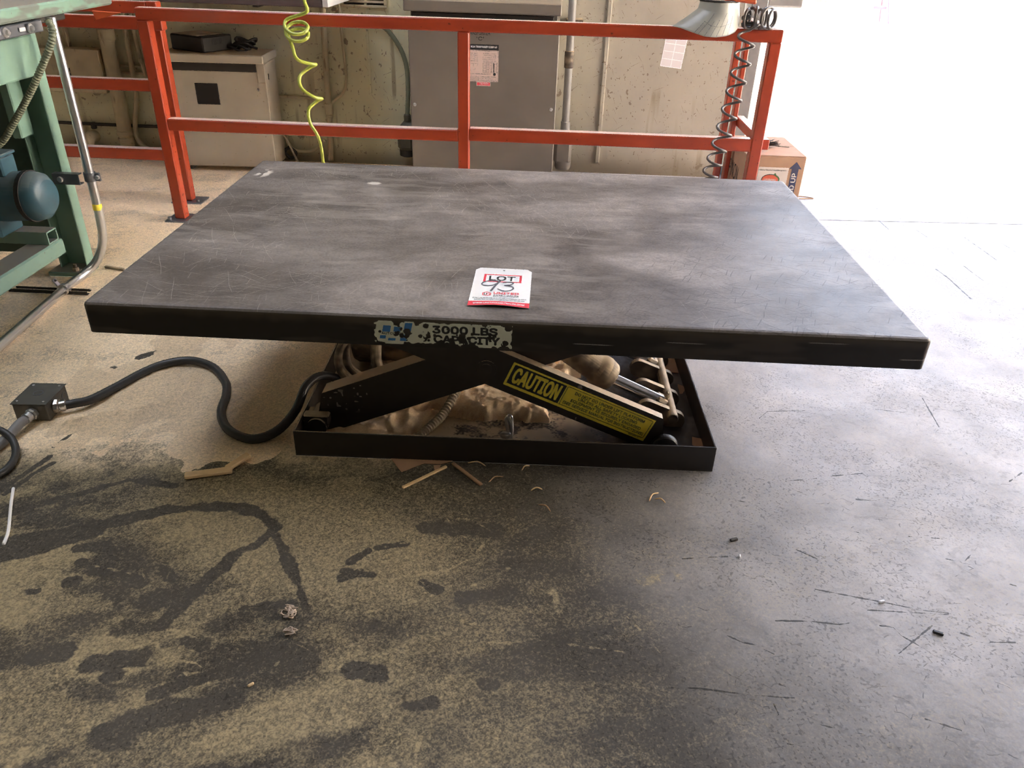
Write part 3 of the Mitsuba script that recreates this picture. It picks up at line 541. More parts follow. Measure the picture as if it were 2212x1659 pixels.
pl.put('underline', sbox(0.199, 0.0497, 0.222, 0.0503).union(sbox(0.247, 0.0377, 0.267, 0.0383)), 'mat_ink', cl, lift=0.0009)

# the peeling capacity sticker on the skirt
pk = Plane((-0.343, Y0 - 0.0001, 0.4335), (1, 0, 0), (0, 0, 1))
PW, PH, ST = 0.300, 0.0545, 0.0011
gx, gy = np.meshgrid(np.arange(0, PW, ST), np.arange(0, PH, ST), indexing='ij')
edge = np.minimum.reduce([gx, PW - gx, gy, PH - gy]) / 0.006
f = nz(gx, gy, 42, 5, 4) + 0.20 * np.clip(1 - edge, 0, 1) + 0.02 + 0.22 * (nz(gx, gy, 190, 15, 3) - 0.45)
for cx, cy, r in ((0.113, 0.046, 0.009), (0.10, 0.021, 0.007), (0.072, 0.03, 0.012), (0.285, 0.012, 0.010), (0.25, 0.032, 0.006), (0.132, 0.024, 0.006), (0.205, 0.02, 0.006), (0.118, 0.012, 0.005), (0.292, 0.05, 0.012), (0.012, 0.028, 0.005), (0.06, 0.02, 0.008), (0.213, 0.031, 0.006), (0.16, 0.040, 0.004)):
    f = np.maximum(f, 1.02 - 0.5 * np.hypot(gx - cx, (gy - cy)) / r * (0.8 + 0.5 * nz(gx, gy, 160, 8)))
on = f < 0.66
runs = []
for j in range(on.shape[1]):
    col = np.flatnonzero(np.diff(np.concatenate([[0], on[:, j].astype(int), [0]])))
    for s0, s1 in zip(col[::2], col[1::2]):
        runs.append(sbox(s0 * ST, j * ST, s1 * ST, (j + 1) * ST))
flake = shapely.union_all(runs).buffer(0.0007).buffer(-0.0007).simplify(0.0005)
cap = pk.put('capacity_label', flake, 'mat_sticker', lt, lift=0.0003, h=0.0005, label='peeling cream capacity sticker on the platform edge')
for s, x, y, h_, w in (('3000 LBS', 0.128, 0.031, 0.0165, 0.140), ('CAPACITY', 0.130, 0.0085, 0.0165, 0.143)):
    put_text(pk, s, x, y, h_, w, cap, lift=0.0008, bold=True, clip=flake, fat=0.0008)
logo = shapely.union_all([sbox(0.018, 0.029, 0.035, 0.044), sbox(0.042, 0.030, 0.058, 0.042), sbox(0.064, 0.030, 0.080, 0.052), sbox(0.060, 0.008, 0.074, 0.024), sbox(0.015, 0.012, 0.028, 0.020), sbox(0.034, 0.008, 0.050, 0.014)])
pk.put('logo', affinity.skew(logo, 12).intersection(flake), 'mat_blue_ink', cap, lift=0.0008)
put_text(pk, 'AUTOQUIP', 0.016, 0.0225, 0.0055, 0.048, cap, lift=0.0008, bold=True, clip=flake)

# sawdust under and beside the table
def pile_inside(X, Y):
    e = np.minimum.reduce([(X + 0.50) / 0.06, (0.06 - X + 0.4 * (nz(X, Y, 14, 2) - 0.5)) / 0.10, (Y - 1.862 - 0.09 * (nz(X, Y * 0, 11, 4) - 0.5) - 0.14 * np.clip(X + 0.08, 0, 1)) / 0.035, (2.50 - Y) / 0.05])
    return np.where(e > 0, 0.040 * np.clip(e, 0, 1) ** 0.35 * (0.8 + 0.3 * nz(X, Y, 9, 1)) + 0.007 * (nz(X, Y, 45, 9) - 0.4) + 0.009 * nz(X, Y, 120, 3), -1)
obj('sawdust_heap', heap(-0.52, 0.16, 1.80, 2.51, pile_inside, 0.005, 0.005), 'mat_sawdust', smooth=40, label='thick heap of tan sawdust inside the lift table base tray', cat='sawdust', kind='stuff')
def pile_corner(X, Y):
    e = 1 - np.hypot((X + 0.42) / 0.16, (Y - 1.80 - 0.35 * (X + 0.42)) / 0.085) + 0.5 * (nz(X, Y, 25, 12) - 0.5)
    return np.where(e > 0, 0.034 * np.clip(e * 1.6, 0, 1) ** 0.6 * (0.6 + 0.8 * nz(X, Y, 30, 6)), -1)
obj('sawdust_heap', heap(-0.596, -0.25, 1.680, 1.93, pile_corner, 0.0045, 0.005), 'mat_sawdust', smooth=40, label='small clump of sawdust in the tray beside the front hinge bracket', cat='sawdust', kind='stuff')
def drift(X, Y):
    d = 0.006 * np.clip(0.2 + (nz(X, Y, 6, 31) - 0.42) * 5, 0, 1) * np.clip((X + 1.42) / 0.1, 0, 1) * np.clip((-0.655 - X + 0.02 * nz(X, Y, 20, 3)) / 0.05, 0, 1) * np.clip((Y - 1.60 - 0.30 * (nz(X, Y, 7, 4) - 0.4) - 0.15 * np.clip(-0.9 - X, 0, 1)) / 0.06, 0, 1) * np.clip((2.45 - Y) / 0.1, 0, 1)
    r = 0.012 * np.exp(-((Y - 1.78 - 0.5 * (X + 1.2)) / 0.035) ** 2) * np.clip((X + 1.32) / 0.05, 0, 1) * np.clip((-1.02 - X) / 0.08, 0, 1)
    r2 = 0.010 * np.exp(-((X + 0.86 + 0.3 * (Y - 1.9)) / 0.03) ** 2) * np.clip((Y - 1.78) / 0.05, 0, 1) * np.clip((2.06 - Y) / 0.06, 0, 1)
    t = (d + (r + r2) * (0.5 + nz(X, Y, 30, 7))) * (0.6 + 0.8 * nz(X, Y, 50, 2)) + 0.0022 * (nz(X * 0.6 + Y, Y - X * 0.3, 90, 5, 2) - 0.5) * (d > 0.001)
    return np.where(t > 0.0006, t - 0.0006, -1)
obj('sawdust_drift', heap(-1.45, -0.64, 1.55, 2.46, drift, 0.005, 0.0002), 'mat_drift', smooth=40, label='trampled drift of sawdust on the floor around the black cable', cat='sawdust', kind='stuff')

# ------------------------------------------------------------------ lot tag on the table
lot = thing('lot_tag', 'white and red auction lot tag lying on the table top', 'tag')
tu = np.array([1.0, -0.010, 0.0])
tp = Plane((-0.1465, 1.556, ZT + 0.0004), tu, (-0.003, 1, 0))
TW, THt = 0.1370, 0.2215
def bend(m):
    """The card curls up a little along its lower edge."""
    v = np.array(m.vertices); y = (v[:, 1] - 1.556) / THt
    v[:, 2] += 0.006 * np.clip(0.35 - y, 0, 1) ** 2 / 0.1225 * (0.6 + 0.4 * np.cos((v[:, 0] + 0.08) * 40)) + 0.003 * np.clip(y - 0.8, 0, 1) ** 2 / 0.04
    m.vertices = v; return m
def card(shape, lift, h, mat, name, parent, **k):
    m = extrude(shape, h, tp.o + tp.n * lift, tp.u, tp.v)
    if m is None: return
    m = m.subdivide_to_size(0.006) if name in ('card', 'red_band') else m
    return obj(name, bend(m), mat, parent, **k)
c = 0.011
body = Polygon([(0, 0), (TW, 0), (TW, THt - c), (TW - c, THt), (c, THt), (0, THt - c)])
card(body.difference(Point(0.0685, 0.212).buffer(0.003)), 0, 0.0006, 'mat_white', 'card', lot)
card(sbox(0, 0, TW, 0.027), 0.0007, 0.0003, 'mat_red', 'red_band', lot)
def tag_text(s, x, y, h_, w, mat='mat_ink', bold=False, lift=0.0011, name='lettering'):
    card(affinity.translate(glyphs(s, h_, w, bold), x, y), lift, 0.0003, mat, name, lot)
tag_text('WWW.UNITEDASSETSALES.COM', 0.011, 0.0095, 0.0085, 0.115, 'mat_white', True)
card(sbox(0.023, 0.1425, 0.114, 0.188).difference(sbox(0.0285, 0.1465, 0.1085, 0.184)), 0.0007, 0.0003, 'mat_red', 'red_frame', lot)
tag_text('LOT', 0.036, 0.1525, 0.025, 0.063, 'mat_ink', True)
nine = [(0.060, 0.145), (0.050, 0.150), (0.036, 0.146), (0.024, 0.134), (0.022, 0.123), (0.032, 0.117), (0.048, 0.122), (0.060, 0.138), (0.062, 0.146)]
card(stroke(nine, 0.0034).union(stroke([(0.063, 0.147), (0.055, 0.122), (0.046, 0.088)], 0.005)), 0.0015, 0.0003, 'mat_pen', 'handwriting', lot)
card(stroke([(0.072, 0.138), (0.084, 0.143), (0.095, 0.139), (0.090, 0.128), (0.076, 0.1225), (0.090, 0.119), (0.097, 0.108), (0.090, 0.094), (0.075, 0.090), (0.061, 0.100)], 0.0034), 0.0015, 0.0003, 'mat_pen', 'handwriting', lot)
hexa = Polygon([(0.0375 + 0.0115 * math.sin(k * math.pi / 3), 0.0705 + 0.0125 * math.cos(k * math.pi / 3)) for k in range(6)])
card(hexa.difference(hexa.buffer(-0.002)), 0.0007, 0.0003, 'mat_red', 'logo', lot)
card(stroke([(0.032, 0.075), (0.032, 0.067), (0.0345, 0.0655), (0.037, 0.067), (0.037, 0.075)], 0.0016, False), 0.0007, 0.0003, 'mat_ink', 'logo', lot)
card(stroke([(0.0385, 0.0655), (0.0385, 0.0735), (0.041, 0.075), (0.0435, 0.0735), (0.0435, 0.0655)], 0.0016, False), 0.0007, 0.0003, 'mat_red', 'logo', lot)
tag_text('UNITED', 0.053, 0.0715, 0.0105, 0.058, 'mat_red', True)
tag_text('ASSET SALES', 0.053, 0.0615, 0.0050, 0.058)
tag_text('REAL ESTATE. EQUIPMENT. INVENTORY.', 0.053, 0.0555, 0.0026, 0.058)
tag_text('23622 CALABASAS ROAD, SUITE 339, CALABASAS, CA 91302', 0.008, 0.0435, 0.0042, 0.121)
tag_text('OFFICE: 818.264.4290 | INFO@UNITEDASSETSALES.COM', 0.012, 0.0335, 0.0042, 0.113)

# ------------------------------------------------------------------ guard rails
RY = 3.46
gr = thing('guard_rail', 'orange steel guard rail with three posts standing behind the lift table', 'guard rail')
obj('post', rbox(-1.705, -1.656, RY, RY + 0.05, 0.008, 0.857, 0.004), 'mat_orange', gr)
obj('post', rbox(-0.365, -0.317, RY, RY + 0.05, 0.008, 0.857, 0.004), 'mat_orange', gr)
obj('post', rbox(0.914, 0.963, RY, RY + 0.05, 0.008, 0.857, 0.004), 'mat_orange', gr)
obj('top_rail', rbox(-1.705, 0.963, RY, RY + 0.05, 0.857, 0.906, 0.004), 'mat_orange', gr)
obj('mid_rail', rbox(-1.656, -0.365, RY + 0.001, RY + 0.049, 0.413, 0.463, 0.004), 'mat_orange', gr)
obj('mid_rail', rbox(-0.317, 0.914, RY + 0.001, RY + 0.049, 0.418, 0.472, 0.004), 'mat_orange', gr)
obj('post', rbox(0.893, 0.921, 3.985, 4.035, 0.0, 0.857, 0.004), 'mat_orange', gr)
obj('post', rbox(0.938, 0.962, 3.985, 4.035, 0.0, 0.857, 0.004), 'mat_orange', gr)
obj('side_rail', rbox(0.916, 0.961, RY + 0.05, 4.035, 0.857, 0.904, 0.004), 'mat_orange', gr)
obj('side_rail', rbox(0.9625, 1.005, RY + 0.05, 4.035, 0.418, 0.462, 0.004), 'mat_orange', gr)
for px in (-1.68, -0.341, 0.938):
    obj('foot_plate', cat(rbox(px - 0.06, px + 0.05, RY - 0.035, RY + 0.085, 0.0, 0.008, 0.002), cyl((px - 0.042, RY - 0.018, 0.008), (px - 0.042, RY - 0.018, 0.022), 0.009, 6, 0.002)), 'mat_strut', gr)
g2 = thing('guard_rail', 'orange guard rail with three bars running left behind the green machine', 'guard rail')
QY = 3.735
obj('post', rbox(-1.784, -1.735, QY, QY + 0.05, 0.008, 0.907, 0.004), 'mat_orange', g2)
obj('post', rbox(-2.95, -2.90, QY, QY + 0.05, 0.008, 0.855, 0.004), 'mat_orange', g2)
obj('rail', rbox(-2.95, -1.785, QY, QY + 0.05, 0.856, 0.905, 0.004), 'mat_orange', g2)
obj('rail', rbox(-2.95, -1.70, QY - 0.055, QY - 0.005, 0.795, 0.848, 0.004), 'mat_orange', g2)
obj('rail', rbox(-2.90, -1.785, QY, QY + 0.05, 0.524, 0.575, 0.004), 'mat_orange', g2)
obj('rail', rbox(-2.90, -1.785, QY, QY + 0.05, 0.203, 0.256, 0.004), 'mat_orange', g2)
obj('gusset', extrude(Polygon([(0, 0), (0.006, -0.036), (0.125, -0.004)]), 0.008, (-1.975, QY - 0.10, 0.872), (1, 0, 0), (0, -0.25, 1)), 'mat_bright_orange', g2, label='triangular plate, orange brightened for the light on it')  # rail plate in a brighter orange, sunlight put into the colour
obj('foot_plate', cat(rbox(-1.83, -1.68, QY - 0.03, QY + 0.08, 0.0, 0.008, 0.002), cyl((-1.70, QY - 0.012, 0.008), (-1.70, QY - 0.012, 0.02), 0.009, 6, 0.002)), 'mat_strut', g2)

# ------------------------------------------------------------------ transformer and the white cabinet
tr = thing('transformer', 'tall grey steel transformer cabinet standing against the wall', 'electrical cabinet')
obj('body', rbox(-0.675, 0.067, 4.10, 4.56, 0.04, 0.845, 0.004), 'mat_grey_cabinet', tr)
obj('hood', cat(rbox(-0.690, 0.070, 4.075, 4.57, 0.877, 0.928, 0.004), rbox(-0.665, 0.055, 4.14, 4.56, 0.845, 0.88, 0.002)), 'mat_grey_cabinet', tr)
obj('vent_slot', rbox(-0.652, 0.034, 4.0985, 4.106, 0.800, 0.872, 0.001), 'mat_black', tr)
obj('vent_slot', rbox(-0.652, 0.034, 4.0965, 4.104, 0.12, 0.122, 0.0005), 'mat_black', tr)
for sx in (-0.665 + 0.012, 0.043):
    obj('screw', lathe([(0, 0), (0.009, 0), (0.008, 0.7), (0.004, 1), (0, 1)], (sx, 4.101, 0.443), (sx, 4.094, 0.443), 14), 'mat_zinc', tr, smooth=30)
obj('base', rbox(-0.64, 0.03, 4.13, 4.55, 0.0, 0.04, 0.003), 'mat_dark', tr)
pt = Plane((-0.400, 4.0995, 0.566), (1, 0, 0), (0, 0, 1))
nb = pt.put('nameplate', sbox(0, 0, 0.171, 0.172), 'mat_pink_paper', tr, lift=0.0002, label='pale printed nameplate with black heading')
pt.put('heading', sbox(0, 0.146, 0.171, 0.172), 'mat_ink', nb, lift=0.0007)
pt.put('emblem', Point(0.021, 0.160).buffer(0.008), 'mat_pink_paper', nb, lift=0.0012)
put_text(pt, 'MGM TRANSFORMER COMPANY', 0.034, 0.1565, 0.0085, 0.130, nb, 'mat_paper', lift=0.0012, bold=True)
put_text(pt, 'DRY TYPE TRANSFORMER', 0.060, 0.1405, 0.0045, 0.070, nb, lift=0.0007)
for k, (l, r_) in enumerate((('KVA 45', 'HZ 60'), ('STYLE NO. 3P1143', 'TEMP RISE 150'), ('PRI V 480 DELTA', 'CLASS AA'), ('SEC V 208Y/120', 'INSUL CLASS 220'), ('IMPEDANCE 4.5', 'WEIGHT 520 LBS'))):
    put_text(pt, l, 0.012, 0.129 - k * 0.0088, 0.0042, 0.056, nb, lift=0.0007)
    put_text(pt, r_, 0.094, 0.129 - k * 0.0088, 0.0042, 0.066, nb, lift=0.0007)
tb = shapely.union_all([sbox(0.094, 0.043 + k * 0.0066, 0.163, 0.0438 + k * 0.0066) for k in range(8)] + [sbox(x, 0.043, x + 0.0009, 0.090) for x in (0.094, 0.110, 0.121, 0.137, 0.150, 0.1622)] + [sbox(0.146, 0.044, 0.150, 0.088)])
dg = shapely.union_all([stroke([(0.022 + 0.006 * k, 0.083 + (0.002 if k % 2 else 0)), (0.028 + 0.006 * k, 0.083 + (0 if k % 2 else 0.002))], 0.0008, False) for k in range(8)] + [stroke([(0.026 + 0.02 * k, 0.070), (0.026 + 0.02 * k, 0.080)], 0.0007, False) for k in range(3)] + [stroke([(0.022, 0.052), (0.032, 0.052), (0.027, 0.060)], 0.0007, False), stroke([(0.045, 0.054), (0.055, 0.054), (0.055, 0.062)], 0.0007, False)])
pt.put('table_lines', tb.union(dg), 'mat_ink', nb, lift=0.0007)
put_text(pt, 'LISTED  POWER TRANSFORMER', 0.028, 0.033, 0.0052, 0.105, nb, lift=0.0007)
pt.put('seal', Point(0.152, 0.0355).buffer(0.007), 'mat_ink', nb, lift=0.0007)
for k in range(3):
    put_text(pt, 'CAUTION DISCONNECT POWER BEFORE OPENING COVER REFER TO INSTRUCTIONS', 0.010, 0.021 - 0.0075 * k, 0.0036, 0.152, nb, lift=0.0007)
pt.put('border', sbox(0.004, 0.003, 0.167, 0.143).exterior.buffer(0.0004), 'mat_ink', nb, lift=0.0007)
rl = pt.put('danger_sticker', sbox(0.062, -0.021, 0.133, -0.001), 'mat_pink_paper', tr, lift=0.0002, label='small red warning sticker below the nameplate')
pt.put('red_field', sbox(0.065, -0.018, 0.130, -0.004), 'mat_red', rl, lift=0.0007)
put_text(pt, 'DANGER', 0.078, -0.0095, 0.0045, 0.045, rl, 'mat_paper', lift=0.0012, bold=True)
put_text(pt, 'HIGH VOLTAGE', 0.078, -0.0158, 0.0045, 0.045, rl, 'mat_paper', lift=0.0012)
put_text(pt, 'TRANSFORMER', 0.010, 0.214, 0.020, 0.118, tr, 'mat_ink', name='handwriting', lift=0.0002)
put_text(pt, "'C'", 0.062, 0.190, 0.016, 0.036, tr, 'mat_ink', name='handwriting', lift=0.0002)

wc = thing('cabinet', 'low cream metal cabinet with an overhanging lid standing by the wall', 'cabinet')
RZ = lambda m, p=(-1.488, 4.33, 0), a=math.radians(-3.0): m.apply_transform(trimesh.transformations.rotation_matrix(-a, [0, 0, 1], p)) and m or m
obj('body', RZ(rbox(-2.02, -1.488, 4.33, 4.555, 0.028, 0.575, 0.004)), 'mat_cream', wc)
obj('lid', RZ(rbox(-2.03, -1.478, 4.285, 4.565, 0.580, 0.622, 0.005)), 'mat_cream', wc)
obj('vent_slot', RZ(rbox(-1.985, -1.532, 4.325, 4.34, 0.534, 0.576, 0.001)), 'mat_dark', wc)
obj('corner_post', RZ(rbox(-1.530, -1.487, 4.324, 4.34, 0.480, 0.578, 0.003)), 'mat_cream', wc)
obj('black_square', RZ(rbox(-1.872, -1.750, 4.3275, 4.332, 0.363, 0.472, 0.0015)), 'mat_black', wc, label='matt black square patch on the front')
obj('screw', RZ(lathe([(0, 0), (0.008, 0), (0.006, 1), (0, 1)], (-1.535, 4.331, 0.445), (-1.535, 4.325, 0.445), 12)), 'mat_zinc', wc, smooth=30)
obj('side_slot', RZ(rbox(-1.4885, -1.4865, 4.38, 4.392, 0.49, 0.52, 0.0004)), 'mat_black', wc)
for fx in (-2.0, -1.53):
    obj('foot', RZ(rbox(fx, fx + 0.03, 4.36, 4.54, 0.0, 0.028, 0.003)), 'mat_dark', wc)
up_ = thing('power_supply', 'black battery backup box sitting on the cream cabinet', 'battery backup')
UR = math.radians(-28)
uc = lambda a, b: (-1.853 + math.cos(UR) * a - math.sin(UR) * b, 4.447 + math.sin(UR) * a + math.cos(UR) * b)
obj('case', cbox((*uc(0, 0), 0.661), (0.250, 0.200, 0.077), 0.006, rz=UR), 'mat_black_plastic', up_)
obj('top_panel', cbox((*uc(-0.02, 0), 0.7005), (0.19, 0.18, 0.004), 0.0015, rz=UR), 'mat_brown_steel', up_)
for k in range(6):
    obj('vent_slot', cbox((*uc(0.1255, -0.035 + 0.012 * k), 0.672), (0.002, 0.005, 0.030), 0.0005, rz=UR), 'mat_ink', up_)
cc = []
for k in range(5):
    th_ = np.linspace(0, 2 * np.pi, 26)
    cc.append(np.stack([-1.665 + 0.012 * k + 0.055 * np.cos(th_ + k), 4.46 + 0.034 * np.sin(th_ + k) + 0.004 * k, 0.632 + 0.010 * k + 0.012 * np.sin(2 * th_ + k)], 1))
obj('power_cord', tube(spline(np.vstack([[(-1.735, 4.44, 0.650)]] + cc + [[(-1.585, 4.44, 0.634), (-1.56, 4.47, 0.632)]])[::3], 5), 0.0065, 8), 'mat_black_plastic', up_, smooth=True)

# ------------------------------------------------------------------ pipes and fittings on the wall
def wpipe(name, label, pts, r, mat='mat_pipe', fit=(), group=None, n=8, cat_='pipe'):
    t = thing(name, label, cat_, group)
    obj('tube', tube(spline(pts, n), r, 14), mat, t, smooth=True)
    for a_, b_, rr in fit:
        obj('coupling', cyl(a_, b_, rr, 18, 0.004), mat, t, smooth=30)
    return t
P_ = WY
wpipe('drain_pipe', 'thick cream painted vertical pipe at the far left of the wall', [(-2.418, P_ - 0.06, 0.882), (-2.420, P_ - 0.06, 0.8), (-2.425, P_ - 0.06, 0.5), (-2.437, P_ - 0.06, 0.0)], 0.040,
      fit=[((-2.419, P_ - 0.06, 0.64), (-2.419, P_ - 0.06, 0.70), 0.044), ((-2.433, P_ - 0.06, 0.125), (-2.433, P_ - 0.06, 0.155), 0.046), ((-2.434, P_ - 0.06, 0.085), (-2.434, P_ - 0.06, 0.115), 0.047)])
wpipe('flexible_pipe', 'thin cream hose bending down beside the thick wall pipe', [(-2.315, P_ - 0.04, 0.882), (-2.318, P_ - 0.04, 0.7), (-2.325, P_ - 0.04, 0.49), (-2.335, P_ - 0.04, 0.33), (-2.372, P_ - 0.045, 0.19), (-2.36, P_ - 0.06, 0.09), (-2.268, P_ - 0.07, 0.035), (-2.10, P_ - 0.07, 0.02)], 0.0145)
wpipe('flexible_pipe', 'narrow cream conduit curving right behind the orange post', [(-2.275, P_ - 0.03, 0.882), (-2.275, P_ - 0.03, 0.69), (-2.268, P_ - 0.03, 0.54), (-2.25, P_ - 0.03, 0.44), (-2.20, P_ - 0.03, 0.40), (-2.10, P_ - 0.03, 0.40)], 0.011, fit=[((-2.269, P_ - 0.03, 0.55), (-2.264, P_ - 0.03, 0.52), 0.015)])
wpipe('pipe', 'pair-upper thin horizontal pipe behind the left wall hoses', [(-2.40, P_ - 0.015, 0.502), (-2.2, P_ - 0.015, 0.499), (-1.9, P_ - 0.015, 0.497)], 0.008)
wpipe('pipe', 'lower thin horizontal pipe behind the left wall hoses', [(-2.40, P_ - 0.015, 0.466), (-2.2, P_ - 0.015, 0.464), (-1.9, P_ - 0.015, 0.462)], 0.008)
wpipe('pipe', 'dark horizontal pipe low on the wall left of the cream cabinet', [(-3.2, P_ - 0.03, 0.200), (-2.92, P_ - 0.03, 0.198), (-2.86, P_ - 0.03, 0.180), (-2.5, P_ - 0.03, 0.176), (-2.1, P_ - 0.03, 0.176), (-1.9, P_ - 0.03, 0.176)], 0.0095, mat='mat_dark', fit=[((-2.63, P_ - 0.03, 0.150), (-2.63, P_ - 0.03, 0.186), 0.016)])
wpipe('pipe_stub', 'short capped cream pipe stub low on the wall', [(-2.655, P_ + 0.01, 0.10), (-2.655, P_ - 0.05, 0.105), (-2.662, P_ - 0.075, 0.08), (-2.675, P_ - 0.08, 0.0)], 0.034)
jb = thing('electrical_box', 'cream electrical box with a dark slot on the far left of the wall', 'electrical box')
obj('case', rbox(-2.86, -2.475, P_ - 0.09, P_ + 0.01, 0.36, 0.592, 0.004), 'mat_pipe', jb)
obj('slot', rbox(-2.716, -2.655, P_ - 0.0925, P_ - 0.085, 0.448, 0.492, 0.001), 'mat_black', jb)
obj('slot_bar', rbox(-2.718, -2.653, P_ - 0.096, P_ - 0.0905, 0.468, 0.472, 0.001), 'mat_pipe', jb)
obj('rib', rbox(-2.68, -2.665, P_ - 0.03, P_ + 0.01, 0.592, 0.882, 0.003), 'mat_pipe', jb)
wpipe('conduit', 'cream vertical conduit in the middle of the wall, left of the transformer', [(-1.208, P_ - 0.03, 0.882), (-1.212, P_ - 0.03, 0.8), (-1.222, P_ - 0.03, 0.45), (-1.232, P_ - 0.03, 0.12), (-1.24, P_ - 0.03, 0.02)], 0.0165,
      fit=[((-1.225, P_ - 0.03, 0.28), (-1.225, P_ - 0.03, 0.345), 0.024), ((-1.226, P_ - 0.03, 0.263), (-1.226, P_ - 0.03, 0.278), 0.021)])
wpipe('conduit', 'thin cream horizontal conduit between the cream cabinet and the vertical conduit', [(-1.70, P_ - 0.015, 0.372), (-1.45, P_ - 0.015, 0.368), (-1.24, P_ - 0.015, 0.362)], 0.009)
wpipe('cable', 'thin painted cable looping off the vertical wall conduit', [(-1.125, P_ - 0.015, 0.882), (-1.122, P_ - 0.015, 0.8), (-1.121, P_ - 0.015, 0.69), (-1.115, P_ - 0.015, 0.56), (-1.116, P_ - 0.015, 0.46), (-1.140, P_ - 0.015, 0.40), (-1.19, P_ - 0.02, 0.36), (-1.21, P_ - 0.02, 0.335)], 0.008, cat_='cable')
wpipe('cable', 'cable drooping in a shallow loop beside the cream cabinet', [(-1.49, P_ - 0.03, 0.15), (-1.48, P_ - 0.04, 0.10), (-1.44, P_ - 0.05, 0.075), (-1.37, P_ - 0.05, 0.07), (-1.31, P_ - 0.045, 0.09), (-1.26, P_ - 0.04, 0.14)], 0.009, cat_='cable')
wpipe('cable', 'thin dusty cord running from the cream cabinet down to the floor', [(-1.475, P_ - 0.12, 0.17), (-1.455, P_ - 0.13, 0.15), (-1.42, P_ - 0.14, 0.07), (-1.385, P_ - 0.15, 0.012), (-1.33, P_ - 0.17, 0.008)], 0.006, mat='mat_hose_tan', cat_='cable')
wpipe('hose_reel', 'small dark wheel against the wall by the cream cabinet', [(-1.47 + 0.0, P_ - 0.06, 0.095), (-1.50, P_ - 0.06, 0.07), (-1.47, P_ - 0.06, 0.030), (-1.435, P_ - 0.06, 0.06), (-1.468, P_ - 0.06, 0.094)], 0.009, mat='mat_dark', cat_='wheel')
ct = wpipe('cable', 'dark armoured cable curving down to the left side of the transformer', [(-1.0, P_ - 0.02, 0.80), (-0.92, P_ - 0.03, 0.775), (-0.845, P_ - 0.04, 0.72), (-0.785, P_ - 0.05, 0.63), (-0.760, P_ - 0.06, 0.54), (-0.758, P_ - 0.07, 0.42), (-0.765, P_ - 0.08, 0.30)], 0.0125, mat='mat_flex', cat_='cable')
obj('connector', cyl((-0.765, P_ - 0.08, 0.25), (-0.765, P_ - 0.08, 0.31), 0.020, 10, 0.004), 'mat_old_fitting', ct)
ml = thing('conduit_elbow', 'dark bulky conduit fitting low on the left side of the transformer', 'conduit fitting')
obj('housing', cat(rbox(-0.815, -0.72, P_ - 0.16, P_ - 0.03, 0.12, 0.25, 0.02), rbox(-0.80, -0.70, P_ - 0.14, P_ - 0.05, 0.20, 0.27, 0.012)), 'mat_old_fitting', ml)
obj('cap', lathe([(0, 0), (0.030, 0), (0.045, 0.15), (0.046, 1), (0, 1)], (-0.768, P_ - 0.095, 0.078), (-0.768, P_ - 0.095, 0.122), 20), 'mat_black_plastic', ml, smooth=30)
rc = thing('conduit', 'grey conduit running down the right side of the transformer', 'conduit')
obj('tube', tube([(0.128, 4.42, 1.6), (0.130, 4.42, 0.28)], 0.0205, 18), 'mat_grey_pipe', rc, smooth=True)
obj('coupling', cyl((0.129, 4.42, 0.60), (0.129, 4.42, 0.685), 0.025, 20, 0.003), 'mat_brown_steel', rc, smooth=30)
obj('collar', cyl((0.130, 4.42, 0.26), (0.130, 4.42, 0.325), 0.026, 20, 0.003), 'mat_grey_pipe', rc, smooth=30)
obj('elbow_body', cat(rbox(0.075, 0.172, 4.37, 4.46, 0.10, 0.262, 0.016), rbox(0.060, 0.10, 4.385, 4.445, 0.115, 0.20, 0.010)), 'mat_grey_cabinet', rc, label='grey conduit body at the foot of the conduit')
obj('cover', lathe([(0, 0), (0.040, 0), (0.046, 0.25), (0.046, 1), (0, 1)], (0.128, 4.415, 0.066), (0.128, 4.415, 0.12), 24), 'mat_grey_cabinet', rc, smooth=30)
ob = thing('outlet_box', 'small dark brown outlet box on the wall right of the transformer', 'outlet box')
obj('box', rbox(0.105, 0.195, P_ - 0.07, P_ + 0.01, 0.775, 0.828, 0.004), 'mat_brown_steel', ob)
vg = thing('wall_vent', 'rusty wall vent grille above the top rail, left of the transformer', 'vent')
obj('frame', cat(rbox(-1.115, -0.865, P_ - 0.02, P_ + 0.01, 0.842, 0.856, 0.003), rbox(-1.115, -1.10, P_ - 0.02, P_ + 0.01, 0.856, 1.0, 0.003), rbox(-0.88, -0.865, P_ - 0.02, P_ + 0.01, 0.856, 1.0, 0.003), rbox(-1.115, -0.865, P_ - 0.02, P_ + 0.01, 1.0, 1.012, 0.003)), 'mat_pipe', vg)
for k in range(5):
    obj('louvre', cbox((-0.99, P_ - 0.008, 0.872 + 0.028 * k), (0.222, 0.022, 0.004), 0.001, rx=0.6), 'mat_brown_steel', vg)
obj('backing', rbox(-1.10, -0.88, P_ - 0.003, P_ + 0.01, 0.856, 1.0, 0.001), 'mat_black', vg)
sh = thing('shelf', 'dark stained wooden shelf on the wall above the cream cabinet', 'shelf')
obj('board', rbox(-3.4, -1.060, 4.0, WY, 0.884, 1.02, 0.004), 'mat_shelf', sh)
obj('end_cap', rbox(-1.059, -1.030, 3.997, WY, 0.886, 1.022, 0.003), 'mat_pale_grey', sh, label='pale end cap')
obj('bracket', cat(rbox(-1.50, -1.47, 4.30, WY, 0.850, 0.884, 0.003),), 'mat_dark', sh)
ps = thing('label_sheet', 'white sheet of blank labels taped to the wall at the right', 'paper')
pp = Plane((0.637, P_ - 0.0005, 0.602), (1, 0, -0.10), (0.10, 0, 1))
sheet = pp.put('sheet', sbox(0, 0, 0.118, 0.200), 'mat_paper', ps, lift=0.0003, h=0.0006)
